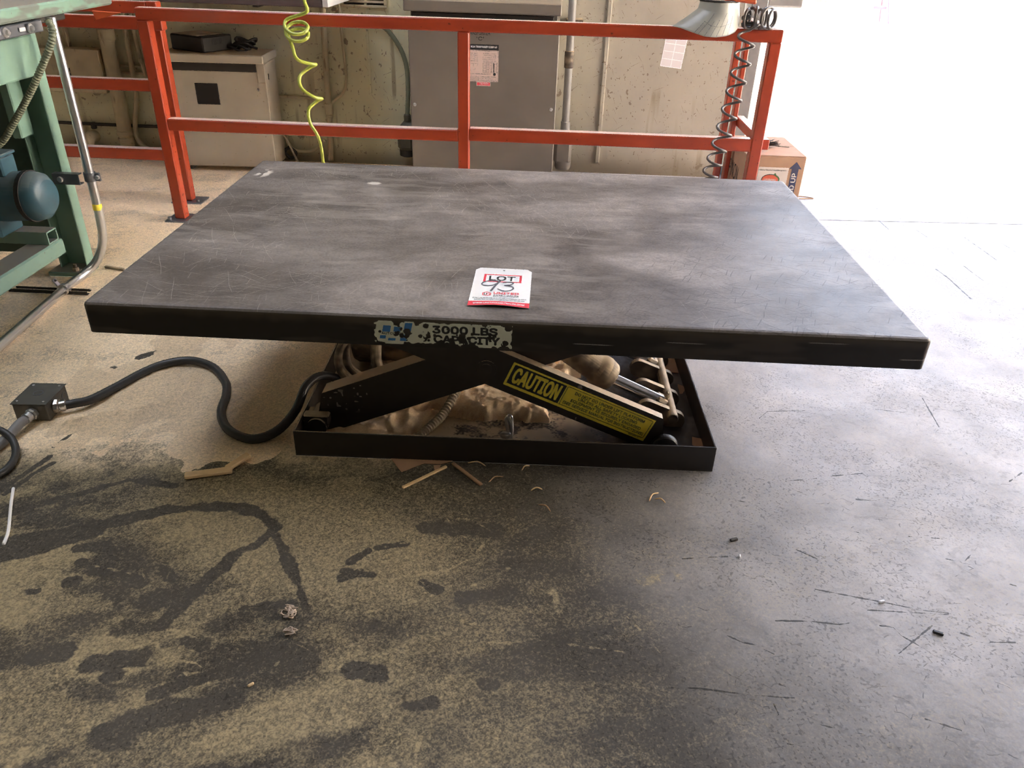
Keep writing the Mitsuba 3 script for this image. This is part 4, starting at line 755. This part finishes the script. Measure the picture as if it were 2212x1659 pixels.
for i in range(2):
    for j in range(5):
        pp.put('label_cell', sbox(0.004 + 0.057 * i, 0.004 + 0.039 * j, 0.057 + 0.057 * i, 0.039 + 0.039 * j), 'mat_paper_cell', ps, lift=0.0010, h=0.0003)

# ------------------------------------------------------------------ hoses and the hood on the rail
lh = thing('air_hose', 'yellow green coiled air hose hanging in front of the rail', 'air hose')
cen = [(-0.985, 3.30, 0.985), (-0.985, 3.30, 0.90), (-0.985, 3.30, 0.85), (-0.975, 3.30, 0.80), (-0.965, 3.30, 0.74), (-0.955, 3.30, 0.68), (-0.955, 3.30, 0.62)]
def helix(center, turns, r, phase=0.0, taper=0.0, n=26, tilt=0.0):
    c = spline(center, 12); N = int(turns * n); s = np.linspace(0, 1, N); k = np.linspace(0, len(c) - 1, N)
    pc = np.stack([np.interp(k, np.arange(len(c)), c[:, j]) for j in range(3)], 1)
    a = phase + s * turns * 2 * np.pi
    rad = r * np.where(s > 1 - taper, np.clip((1 - s) / max(taper, 1e-6), 0, 1), 1.0)
    return pc + np.stack([rad * np.cos(a), rad * np.sin(a), tilt * rad * np.sin(a)], 1)
loop = np.array([(-0.985 + 0.045 * math.cos(a), 3.30 + 0.03 * math.sin(a), 0.892 + 0.026 * math.sin(a) - 0.004 * a) for a in np.linspace(2.6, 2.6 + 4 * np.pi, 40)])
down = np.array([(-1.005, 3.285, 0.80), (-0.985, 3.27, 0.755), (-0.935, 3.30, 0.735), (-0.930, 3.325, 0.730), (-0.965, 3.32, 0.712), (-0.992, 3.295, 0.685), (-0.980, 3.27, 0.645), (-0.935, 3.28, 0.612), (-0.913, 3.31, 0.602), (-0.935, 3.32, 0.590), (-0.968, 3.30, 0.560), (-0.965, 3.285, 0.510), (-0.942, 3.29, 0.462), (-0.934, 3.30, 0.42), (-0.930, 3.30, 0.36), (-0.928, 3.30, 0.2), (-0.92, 3.30, 0.03), (-0.85, 3.30, 0.008), (-0.7, 3.32, 0.007)])
top = np.array([(-0.95, 3.34, 4.49), (-0.95, 3.34, 2.0), (-0.95, 3.34, 1.2), (-0.965, 3.335, 1.03), (-0.945, 3.31, 0.96), (-0.940, 3.30, 0.925)])
obj('hose', tube(spline(np.vstack([top, loop[::3], down]), 10), 0.0068, 10), 'mat_lime', lh, smooth=True)
bh = thing('coiled_hose', 'dark grey spiral hose looped over the right end of the rail', 'air hose')
hx = helix([(0.800, 3.385, 0.905), (0.795, 3.385, 0.78), (0.785, 3.385, 0.65), (0.770, 3.385, 0.52), (0.752, 3.385, 0.40), (0.735, 3.385, 0.30), (0.72, 3.385, 0.16)], 11.0, 0.034, 1.2, 0.03)
tail = np.array([(0.72, 3.385, 0.14), (0.70, 3.37, 0.03), (0.62, 3.36, 0.009), (0.4, 3.36, 0.008)])
obj('hose', tube(np.vstack([spline(np.vstack([[(0.86, 3.44, 0.925), (0.84, 3.41, 0.925)], hx[:1]]), 8), hx[1:], spline(tail, 8)]), 0.0052, 9), 'mat_coil', bh, smooth=True)
lp = []
for k in range(7):
    a = np.linspace(-0.5 * np.pi, 1.5 * np.pi, 24)
    cx, rr = 0.805 + 0.0165 * k, 0.034 + 0.002 * (k % 3)
    lean = (0.55, -0.35, 0.25, -0.2, 0.5, 0.9, 0.65)[k]
    lp.append(np.stack([cx + lean * rr * np.cos(a), 3.455 + 0.85 * rr * np.cos(a), 0.911 + rr + rr * np.sin(a)], 1))
obj('loops', tube(spline(np.vstack(lp)[::2], 4), 0.0056, 9), 'mat_coil', bh, smooth=True)
obj('fitting', cat(cyl((0.783, 3.44, 0.922), (0.83, 3.445, 0.928), 0.0085, 12, 0.002), cyl((0.785, 3.45, 0.945), (0.815, 3.46, 0.95), 0.010, 12, 0.002)), 'mat_black_plastic', bh, smooth=30)
hd = thing('plastic_hood', 'pale grey moulded plastic hood hanging over the top rail', 'hood')
U, V = 30, 22
def hood_pt(u, v, out=0.0):
    lx = np.interp(v, [0, 0.3, 0.62, 1.0], [0.606, 0.600, 0.560, 0.505]); rx = 0.764 + 0.010 * v
    zt = 1.005; zb = np.interp(u, [0, 0.12, 0.25, 0.45, 0.62, 0.8, 0.93, 1.0], [0.9095, 0.906, 0.896, 0.882, 0.8795, 0.884, 0.895, 0.921])
    x = lx + (rx - lx) * u
    z = zt + (zb - zt) * v
    y = 3.452 - 0.075 * math.sin(math.pi * min(1, 0.02 + u * 0.98)) ** 0.7 - 0.012 * v
    return (x, y - out, z)
Vf = [hood_pt(u, v) for u in np.linspace(0, 1, U) for v in np.linspace(0, 1, V)]
Vb = [(x, y + 0.004, z) for x, y, z in Vf]
I = np.arange(U * V).reshape(U, V); N = U * V
F = []
for i in range(U - 1):
    for j in range(V - 1):
        a_, b_, c_, d_ = I[i, j], I[i + 1, j], I[i + 1, j + 1], I[i, j + 1]
        F += [(a_, c_, b_), (a_, d_, c_), (N + a_, N + b_, N + c_), (N + a_, N + c_, N + d_)]
rimv = list(I[:, 0]) + list(I[-1, 1:]) + list(I[::-1, -1][1:]) + list(I[0, ::-1][1:])
for p_, q_ in zip(rimv[:-1], rimv[1:]):
    F += [(p_, q_, N + q_), (p_, N + q_, N + p_)]
obj('shell', trimesh.Trimesh(np.array(Vf + Vb), F, process=False), 'mat_chute', hd, smooth=60)
for u, v0 in ((0.30, 0.95), (0.36, 0.35), (0.45, 0.55), (0.54, 0.5), (0.63, 0.3), (0.72, 0.5), (0.81, 0.4)):
    obj('seam', tube([hood_pt(u, v, 0.0003) for v in np.linspace(v0 if v0 < 0.9 else 0.6, 0.985, 12)], 0.0007, 5), 'mat_strut', hd)
obj('seam', tube([hood_pt(u, 0.62 + 0.08 * math.sin(math.pi * (u - 0.3) / 0.5), 0.0003) for u in np.linspace(0.30, 0.80, 14)], 0.0006, 5), 'mat_strut', hd)
obj('rim', tube([hood_pt(u, -0.01, 0.0) for u in np.linspace(0.0, 1, 24)], 0.004, 8), 'mat_dark', hd, smooth=True)
obj('band', cat(cbox((0.755, 3.42, 1.014), (0.125, 0.05, 0.016), 0.005, ry=0.05), cbox((0.79, 3.44, 1.008), (0.07, 0.035, 0.014), 0.005, ry=0.10)), 'mat_bright_orange', hd, label='bright orange band')
obj('hanger', cat(rbox(0.66, 0.72, 3.44, 3.52, 0.9065, 1.0, 0.006),), 'mat_black_plastic', hd)

# ------------------------------------------------------------------ outside and by the door
bx = thing('cardboard_box', 'tall brown cardboard box by the doorway marked THIS END UP', 'box')
obj('carton', rbox(0.978, 1.262, 3.752, 4.16, 0.0, 0.336, 0.003), 'mat_card', bx)
for y_ in (3.752, 3.958):
    obj('flap', rbox(0.980, 1.260, y_ + 0.001, y_ + 0.201, 0.336, 0.339, 0.001), 'mat_card', bx)
obj('flap_edge', rbox(0.9755, 0.9785, 3.755, 4.158, 0.322, 0.3395, 0.001), 'mat_card', bx)
bp = Plane((0.978, 3.7515, 0.0), (1, 0, 0), (0, 0, 1))
lb = bp.put('printed_label', sbox(0.067, 0.10, 0.210, 0.284), 'mat_label', bx, lift=0.0002, label='white printed label with an orange emblem')
put_text(bp, 'VALLES AGRICOLAS DE CULIACAN, S.A. DE C.V.', 0.071, 0.268, 0.0052, 0.132, lb, lift=0.0009, bold=True)
el = affinity.scale(Point(0, 0).buffer(1, quad_segs=12), 0.040, 0.024)
el = affinity.translate(el, 0.130, 0.226)
bp.put('emblem', el, 'mat_tomato', lb, lift=0.0009)
bp.put('emblem_outline', el.exterior.buffer(0.0014), 'mat_ink', lb, lift=0.0014)
put_text(bp, 'cardenas', 0.100, 0.221, 0.010, 0.058, lb, 'mat_label', lift=0.0014, bold=True)
bp.put('emblem_leaf', stroke([(0.148, 0.250), (0.156, 0.244), (0.168, 0.236), (0.172, 0.222), (0.163, 0.206)], 0.007).union(Point(0.150, 0.252).buffer(0.0045)), 'mat_leafgreen', lb, lift=0.0014)
put_text(bp, 'TOMATOES', 0.150, 0.165, 0.012, 0.05, lb, lift=0.0009, bold=True)
arrow = Polygon([(0.224, 0.02), (0.256, 0.02), (0.256, 0.280), (0.270, 0.280), (0.2405, 0.313), (0.211, 0.280), (0.224, 0.280)])
ar = bp.put('arrow', arrow, 'mat_navy', bx, lift=0.0002, label='dark blue up arrow')
put_text(bp, 'THIS END UP', 0.2505, 0.035, 0.0205, 0.225, ar, 'mat_label', lift=0.0007, bold=True, rot=90)
bl = Plane((0.9778, 4.158, 0.0), (0, -1, 0), (0, 0, 1))
put_text(bl, 'P NON', 0.10, 0.175, 0.075, 0.20, bx, 'mat_ink', lift=0.0002)
dc = thing('feather_duster', 'dark tuft of bristles lying on top of the cardboard box', 'brush')
rng = np.random.default_rng(4)
tuft = [tube([(1.085, 3.93, 0.346), (1.085 + 0.05 * a + 0.03, 3.93 + 0.05 * b, 0.352 + 0.02 * c)], [0.004, 0.001], 5) for a, b, c in rng.uniform(-1, 1, (60, 3)) * [1, 1, 0.5] + [0.2, 0, 0.45]]
obj('bristles', cat(*tuft), 'mat_dark', dc)
obj('wire_handle', tube([(1.10, 3.93, 0.350), (1.17, 3.92, 0.346), (1.22, 3.92, 0.343)], 0.0025, 7), 'mat_brown_steel', dc)
obj('wire_loop', tube(spline([(1.36, 4.25, 0.004), (1.43, 4.266, 0.004), (1.485, 4.25, 0.004), (1.505, 4.232, 0.004), (1.47, 4.226, 0.004), (1.40, 4.215, 0.004), (1.34, 4.214, 0.004)], 6), 0.0028, 7), 'mat_wood_dark', label='thin bent wire loop on the bright floor by the cardboard box', cat='wire')
gp = thing('door_panel', 'dark grey steel panel hanging in the top of the doorway', 'panel')
obj('panel', rbox(1.19, 1.385, 4.70, 5.05, 0.905, 2.0, 0.01), 'mat_column', gp)
obj('hanger', rbox(1.22, 1.26, 4.85, 4.90, 2.0, 3.65, 0.004), 'mat_column', gp)
for k, (x, y, c_, lab) in enumerate(((5.25, 16.9, 'mat_yellow', 'small yellow and grey folding sign far outside the doorway'), (5.45, 15.9, 'mat_pale_grey', 'pale folding trestle far outside the doorway'), (5.9, 15.6, 'mat_red', 'red and grey trestle farthest right outside the doorway'))):
    st = thing('trestle', lab, 'trestle')
    for sx in (-0.18, 0.18):
        for sy in (-0.22, 0.22):
            obj('leg', tube([(x + sx, y + sy, -0.008), (x + 0.02 * np.sign(sx), y + 0.03 * np.sign(sy), 0.95)], 0.014, 8), 'mat_pale_grey' if k != 2 or sx < 0 else 'mat_red', st)
    obj('beam', rbox(x - 0.06, x + 0.06, y - 0.10, y + 0.10, 0.93, 1.0, 0.006), c_, st)
    obj('tray', rbox(x - 0.12, x + 0.12, y - 0.14, y + 0.14, 0.22, 0.26, 0.005), c_, st)

# ------------------------------------------------------------------ green machine at the left
gm = thing('machine', 'green painted workshop machine with a blue motor at the left edge', 'machine')
MX = -1.66
def skew(m):      # the machine stands turned a little: its right side runs along (-0.0525, 1)
    v = np.array(m.vertices); v[:, 0] += -0.0525 * (v[:, 1] - 2.65); m.vertices = v; return m
obj('table_top', skew(rbox(-2.6, MX, 1.4, 3.275, 0.930, 0.972, 0.006)), 'mat_green', gm)
obj('apron', rbox(-2.5, -1.752, 1.5, 2.80, 0.742, 0.872, 0.005), 'mat_green', gm)
obj('top_frame', rbox(-2.5, -1.735, 1.5, 3.0, 0.900, 0.930, 0.004), 'mat_dark', gm)
for i_, (yy, xx) in enumerate(((2.80, -1.772), (1.2, -1.772))):
    obj('leg', cat(rbox(xx - 0.006, xx, yy, yy + 0.055, 0.018, 0.93, 0.002), rbox(xx - 0.105, xx - 0.006, yy + 0.049, yy + 0.055, 0.018, 0.93, 0.002), rbox(xx - 0.111, xx - 0.105, yy, yy + 0.055, 0.018, 0.93, 0.002)), 'mat_green', gm)
    fp = obj('foot_plate', rbox(xx - 0.135, xx + 0.010, yy - 0.05, yy + 0.06, 0.0, 0.018, 0.003), 'mat_green', gm)
    obj('anchor_bolt', cat(cyl((xx - 0.035, yy - 0.025, 0.018), (xx - 0.035, yy - 0.025, 0.030), 0.013, 6, 0.002), cyl((xx - 0.035, yy - 0.025, 0.03), (xx - 0.035, yy - 0.025, 0.045), 0.007, 10, 0.001)), 'mat_brown_steel', fp)
obj('back_panel', rbox(-2.6, -1.884, 2.835, 2.850, 0.06, 0.93, 0.003), 'mat_green_shaded', gm)
obj('bracket', cat(rbox(-1.872, -1.838, 2.725, 2.80, 0.535, 0.745, 0.004),), 'mat_green', gm)
obj('lower_beam', rbox(-1.84, -1.744, 1.2, 2.655, 0.140, 0.198, 0.006), 'mat_green', gm)
import manifold3d as m3
tb_ = m3.Manifold.cube([0.75, 0.062, 0.046]).translate([-2.50, 2.575, 0.199]) - m3.Manifold.cube([0.8, 0.052, 0.036]).translate([-2.49, 2.580, 0.204])
obj('cross_tube', tb_, 'mat_green', gm)
mo = obj('motor', lathe([(0, 0), (0.055, 0), (0.078, 0.04), (0.084, 0.10), (0.084, 0.24), (0.0845, 0.245), (0.086, 0.30), (0.086, 0.92), (0.07, 1), (0, 1)], (-1.690, 2.56, 0.385), (-2.18, 2.56, 0.365), 40), 'mat_blue_motor', gm, smooth=55, label='blue electric motor')
obj('band', lathe([(0.083, 0), (0.088, 0), (0.088, 1), (0.083, 1)], (-1.742, 2.56, 0.3829), (-1.757, 2.56, 0.3823), 40), 'mat_black', mo, smooth=30)
obj('terminal_box', cat(rbox(-1.875, -1.80, 2.52, 2.60, 0.455, 0.520, 0.005), rbox(-1.88, -1.795, 2.515, 2.605, 0.520, 0.530, 0.003)), 'mat_blue_motor', mo)
obj('mount', rbox(-2.12, -1.86, 2.50, 2.63, 0.245, 0.31, 0.006), 'mat_blue_motor', mo)
obj('warning_label', cbox((-1.86, 2.4755, 0.392), (0.06, 0.004, 0.040), 0.0005, rx=-0.16), 'mat_red', mo, label='faded red label')

sc = thing('strut_channel', 'slotted steel strut bolted under the edge of the green table top', 'bracket')
obj('channel', cat(cbox((-1.68, 2.575, 0.905), (0.022, 0.36, 0.036), 0.003, rz=0.05),), 'mat_strut', sc)
for yy in (2.53, 2.66):
    obj('bolt', cat(cyl((-1.668, yy, 0.906), (-1.660, yy, 0.906), 0.015, 18, 0.002), cyl((-1.660, yy, 0.906), (-1.652, yy, 0.906), 0.009, 6, 0.002)), 'mat_zinc', sc, smooth=30)
    obj('slot', rbox(-1.6675, -1.6655, yy - 0.055, yy - 0.022, 0.900, 0.912, 0.0008), 'mat_pale_grey', sc)
em = thing('conduit', 'bare silver steel conduit bending down from the green machine to the floor', 'conduit')
obj('tube', tube(spline([(-1.672, 2.80, 0.926), (-1.671, 2.80, 0.7), (-1.671, 2.80, 0.45), (-1.673, 2.80, 0.24), (-1.685, 2.797, 0.135), (-1.715, 2.775, 0.062), (-1.748, 2.72, 0.026), (-1.757, 2.62, 0.0185), (-1.745, 2.45, 0.0175), (-1.720, 2.15, 0.0175), (-1.69, 1.80, 0.0175), (-1.68, 1.65, 0.0175)], 8), 0.0160, 20), 'mat_emt', em, smooth=True)
obj('sticker', lathe([(0.0162, 0), (0.0166, 0), (0.0166, 1), (0.0162, 1)], (-1.672, 2.80, 0.285), (-1.673, 2.80, 0.262), 20), 'mat_yellow', em)
stp = obj('one_hole_strap', cat(lathe([(0.0162, 0), (0.021, 0), (0.021, 1), (0.0162, 1)], (-1.7575, 2.605, 0.0185), (-1.7560, 2.585, 0.0185), 20), cbox((-1.782, 2.60, 0.040), (0.006, 0.022, 0.034), 0.003, ry=-0.5)), 'mat_zinc', em, smooth=30)
obj('hole', cyl((-1.789, 2.600, 0.049), (-1.782, 2.600, 0.046), 0.006, 12), 'mat_black', stp)
cp = thing('pipe_clamp', 'short strut and round clamp holding the silver conduit to the green leg', 'clamp')
obj('strut', cat(rbox(-1.800, -1.700, 2.772, 2.776, 0.362, 0.402, 0.001), rbox(-1.800, -1.700, 2.776, 2.80, 0.362, 0.366, 0.001), rbox(-1.800, -1.700, 2.776, 2.80, 0.398, 0.402, 0.001)), 'mat_strut', cp)
obj('bolt', cyl((-1.768, 2.772, 0.382), (-1.768, 2.762, 0.382), 0.011, 14, 0.002), 'mat_zinc', cp, smooth=30)
obj('ring', cat(lathe([(0.0165, 0), (0.021, 0), (0.021, 1), (0.0165, 1)], (-1.6715, 2.80, 0.372), (-1.6715, 2.80, 0.404), 22), rbox(-1.655, -1.632, 2.796, 2.804, 0.372, 0.404, 0.003)), 'mat_strut', cp, smooth=30)
obj('bolt', cyl((-1.640, 2.796, 0.388), (-1.640, 2.786, 0.388), 0.008, 14, 0.002), 'mat_zinc', cp, smooth=30)
obj('flexible_conduit', ribbed(spline([(-1.632, 2.715, 0.926), (-1.622, 2.710, 0.895), (-1.638, 2.70, 0.848), (-1.736, 2.70, 0.714), (-1.836, 2.70, 0.596), (-1.908, 2.70, 0.522), (-2.02, 2.70, 0.46)], 14), 0.0112, 0.0100, 0.0014), 'mat_flex', smooth=True, label='ribbed grey green flexible conduit hanging from the green table top', cat='conduit')
def angle_iron(x0, x1, y, h_, d_):
    return cat(rbox(x0, x1, y, y + 0.003, 0.0, h_, 0.001), rbox(x0, x1, y + 0.003, y + d_, 0.0, 0.004, 0.001))
obj('angle_bar', angle_iron(-1.968, -1.668, 2.588, 0.014, 0.016), 'mat_black', label='front one of two black steel strips under the silver conduit', cat='steel strip')
obj('angle_bar', angle_iron(-1.960, -1.676, 2.622, 0.010, 0.012), 'mat_black', label='rear one of two black steel strips under the silver conduit', cat='steel strip')
obj('angle_bar', cbox((-1.690, 2.842, 0.006), (0.09, 0.012, 0.012), 0.002, rz=-0.25), 'mat_brown_steel', label='short rusty steel strip beside the left corner of the lift table', cat='steel strip')

# ------------------------------------------------------------------ junction box and cables on the floor
jx = thing('junction_box', 'square steel junction box on the floor with a cable at each side', 'junction box')
RJ = math.radians(2.5)
def jr(m): return m.apply_transform(trimesh.transformations.rotation_matrix(RJ, [0, 0, 1], (-1.381, 1.803, 0)))
obj('box', jr(rbox(-1.428, -1.334, 1.748, 1.858, 0.003, 0.056, 0.003)), 'mat_jbox', jx)
jc = obj('cover', jr(rbox(-1.430, -1.332, 1.745, 1.861, 0.056, 0.059, 0.0008)), 'mat_jbox', jx)
for sx, sy in ((-1.418, 1.76), (-1.345, 1.76), (-1.418, 1.846), (-1.345, 1.846)):
    obj('screw', jr(cyl((sx, sy, 0.059), (sx, sy, 0.0615), 0.0038, 12, 0.001)), 'mat_zinc', jc, smooth=30)
obj('knockout', jr(lathe([(0.011, 0), (0.0135, 0), (0.0135, 1), (0.011, 1)], (-1.383, 1.806, 0.0588), (-1.383, 1.806, 0.0600), 24)), 'mat_strut', jc)
obj('knockout', jr(lathe([(0.009, 0), (0.0115, 0), (0.0115, 1), (0.009, 1)], (-1.3342, 1.838, 0.033), (-1.3330, 1.838, 0.033), 24)), 'mat_strut', jx)
obj('connector', cat(cyl((-1.336, 1.785, 0.031), (-1.322, 1.790, 0.030), 0.020, 8, 0.003), cyl((-1.322, 1.790, 0.030), (-1.306, 1.797, 0.029), 0.0155, 16, 0.003)), 'mat_chrome', jx, smooth=25)
obj('connector', cat(cyl((-1.372, 1.750, 0.030), (-1.373, 1.735, 0.030), 0.018, 8, 0.003), cyl((-1.373, 1.735, 0.030), (-1.376, 1.715, 0.029), 0.0145, 16, 0.003)), 'mat_zinc', jx, smooth=25)
obj('cable', tube(spline([(-1.31, 1.796, 0.029), (-1.29, 1.812, 0.026), (-1.262, 1.845, 0.020), (-1.228, 1.930, 0.016), (-1.188, 2.024, 0.016), (-1.143, 2.079, 0.017), (-1.077, 2.104, 0.017), (-0.996, 2.072, 0.016), (-0.924, 1.986, 0.016), (-0.894, 1.912, 0.015), (-0.876, 1.824, 0.014), (-0.840, 1.755, 0.014), (-0.793, 1.713, 0.014), (-0.736, 1.697, 0.014), (-0.685, 1.734, 0.020), (-0.652, 1.80, 0.045), (-0.636, 1.87, 0.085), (-0.60, 1.92, 0.092), (-0.55, 1.95, 0.06)], 9), 0.0128, 14), 'mat_rubber', smooth=True, label='thick black cable snaking from the junction box to the lift table', cat='cable')
obj('cable', tube(spline([(-1.376, 1.716, 0.029), (-1.380, 1.690, 0.027), (-1.386, 1.640, 0.0165), (-1.395, 1.58, 0.014), (-1.42, 1.50, 0.014), (-1.5, 1.4, 0.014)], 8), 0.0128, 14), 'mat_grey_rubber', smooth=True, label='grey cable leaving the front of the junction box', cat='cable')
obj('cable', tube(spline([(-1.55, 1.72, 0.012), (-1.47, 1.672, 0.022), (-1.41, 1.650, 0.0395), (-1.365, 1.631, 0.028), (-1.331, 1.592, 0.014), (-1.312, 1.540, 0.011), (-1.318, 1.495, 0.011), (-1.37, 1.44, 0.011), (-1.5, 1.38, 0.011)], 9), 0.0095, 12), 'mat_rubber', smooth=True, label='thin black cable looping at the left edge below the junction box', cat='cable')

# ------------------------------------------------------------------ scraps on the floor
obj('plastic_stick', tube(spline([(-1.255, 1.452, 0.005), (-1.22, 1.385, 0.006), (-1.175, 1.302, 0.005), (-1.16, 1.26, 0.004)], 6), 0.0038, 8), 'mat_white', smooth=True, label='thin white plastic stick on the floor at the left edge', cat='stick')
obj('wood_scrap', cbox((-0.806, 1.546, 0.009), (0.115, 0.022, 0.012), 0.003, rz=0.30), 'mat_wood', label='longer pale wood offcut on the floor left of the lift table base', cat='wood scrap')
obj('wood_scrap', cbox((-0.747, 1.594, 0.013), (0.070, 0.022, 0.010), 0.003, rz=0.95, ry=-0.1), 'mat_wood', label='short pale wood offcut leaning on the longer one', cat='wood scrap')
def lath(a_, b_, w_, mat, label):
    a_, b_ = np.array(a_), np.array(b_); d_ = b_ - a_
    obj('wood_stick', cbox((a_ + b_) / 2, (np.linalg.norm(d_), w_, 0.006), 0.0015, rz=math.atan2(d_[1], d_[0])), mat, label=label, cat='wood stick')
lath((-0.308, 1.531, 0.004), (-0.208, 1.629, 0.004), 0.009, 'mat_wood', 'thin tan wood stick angled on the floor in front of the base tray')
lath((-0.194, 1.645, 0.004), (-0.111, 1.558, 0.004), 0.010, 'mat_wood_dark', 'reddish wood stick with its end pointing right in front of the base tray')
def scrap(name, pts, z, mat, label, cat_, h=0.0015, group=None, tilt=(0, 0)):
    m = extrude(Polygon(pts), h, (0, 0, z), (1, 0, 0), (0, 1, 0)); v = np.array(m.vertices); c = v[:, :2].mean(0)
    v[:, 2] += (v[:, 0] - c[0]) * tilt[0] + (v[:, 1] - c[1]) * tilt[1]; v[:, 2] += max(0, 0.0005 - v[:, 2].min()); m.vertices = v
    obj(name, m, mat, label=label, cat=cat_, group=group)
scrap('card_scrap', [(-0.360, 1.655), (-0.322, 1.598), (-0.270, 1.640), (-0.225, 1.640), (-0.190, 1.660), (-0.36, 1.662)], 0.001, 'mat_card', 'torn flat piece of card sticking out under the base tray', 'card scrap')
scrap('card_scrap', [(-0.243, 1.632), (-0.236, 1.604), (-0.226, 1.612), (-0.224, 1.634)], 0.003, 'mat_card', 'tiny triangular card scrap beside the thin tan wood stick', 'card scrap')
scrap('card_scrap', [(0.455, 1.765), (0.462, 1.815), (0.488, 1.805), (0.486, 1.755)], 0.0065, 'mat_card', 'brown card scrap in the front right corner of the base tray', 'card scrap', tilt=(0.1, 0.1))
scrap('card_scrap', [(0.462, 2.055), (0.462, 2.105), (0.482, 2.100), (0.482, 2.060)], 0.0065, 'mat_card', 'small card scrap in the base tray halfway along its right side', 'card scrap', tilt=(-0.2, 0.1))
scrap('card_scrap', [(0.405, 2.20), (0.405, 2.29), (0.476, 2.31), (0.476, 2.18)], 0.0065, 'mat_card', 'larger card scrap in the base tray behind the cross shaft', 'card scrap', tilt=(0.1, 0.0))
for k, (x, y, a_, l_) in enumerate(((0.325, 1.545, 0.9, 0.045), (0.338, 1.530, -0.5, 0.03), (0.05, 1.48, -0.7, 0.04), (0.03, 1.55, 0.2, 0.03), (-0.075, 1.585, 0.6, 0.045), (-0.13, 1.645, -0.2, 0.05), (0.0, 1.64, 0.8, 0.03))):
    lab = ('curled leaf sliver on the floor off the right end of the base tray', 'short leaf sliver crossing the curled one off the right end of the tray', 'bent wood sliver on the shaded floor in front of the tray', 'tiny pale sliver on the shaded floor below the tray lip', 'dark twig on the floor under the middle of the tray lip', 'frayed fibre lying against the tray lip', 'thin pale splinter right of the reddish wood stick')[k]
    d_ = np.array([math.cos(a_), math.sin(a_), 0]) * l_ / 2
    obj('splinter', tube(spline([(x, y, 0.003) - d_, np.array([x, y, 0.008]) + np.array([-d_[1], d_[0], 0]) * 0.25, (x, y, 0.003) + d_], 5), [0.0008] + [0.0019] * 9 + [0.0006], 6), 'mat_wood_dark' if k in (4, 2) else 'mat_wood', smooth=True, label=lab, cat='splinter')
rng = np.random.default_rng(9)
for k, (cx, cy, n_, r_, lab) in enumerate(((-0.472, 1.105, 9, 0.022, 'crumpled knot of pale string on the dusty floor'), (-0.452, 1.056, 6, 0.014, 'small frayed tuft just below the knot of string'))):
    ms = [tube(spline(np.c_[cx + rng.uniform(-r_, r_, 5), cy + rng.uniform(-r_ * .7, r_ * .7, 5), rng.uniform(0.002, 0.012, 5)], 5), 0.0013, 6) for _ in range(n_)]
    obj('string_knot', cat(*ms), 'mat_string', smooth=True, label=lab, cat='string')
for k, (x, y, l_, a_, lab, mt) in enumerate(((0.495, 1.40, 0.02, 0.4, 'dark chip on the bright floor nearest the tray corner', 'mat_dark'), (0.497, 1.345, 0.009, 1.4, 'white crumb on the floor below the tray corner', 'mat_white'), (1.105, 0.955, 0.024, -0.4, 'black splinter lying alone on the grey floor at the right', 'mat_black'), (1.345, 1.245, 0.022, -0.5, 'short black bark chip at the far right of the floor', 'mat_black'), (0.60, 0.80, 0.020, -0.3, 'dark crumb on the floor near the bottom right', 'mat_dark'), (0.775, 1.225, 0.014, 0.3, 'pale flake on the floor right of the tray', 'mat_white'), (0.86, 1.145, 0.02, -0.4, 'black chip at the end of the rusty floor smudge', 'mat_black'), (-0.49, 0.93, 0.012, 0.7, 'pale wood crumb on the dark floor at the lower left', 'mat_wood'))):
    obj('chip', cbox((x, y, 0.003), (l_, l_ * 0.4, 0.006), 0.0015, rz=a_), mt, label=lab, cat='chip')
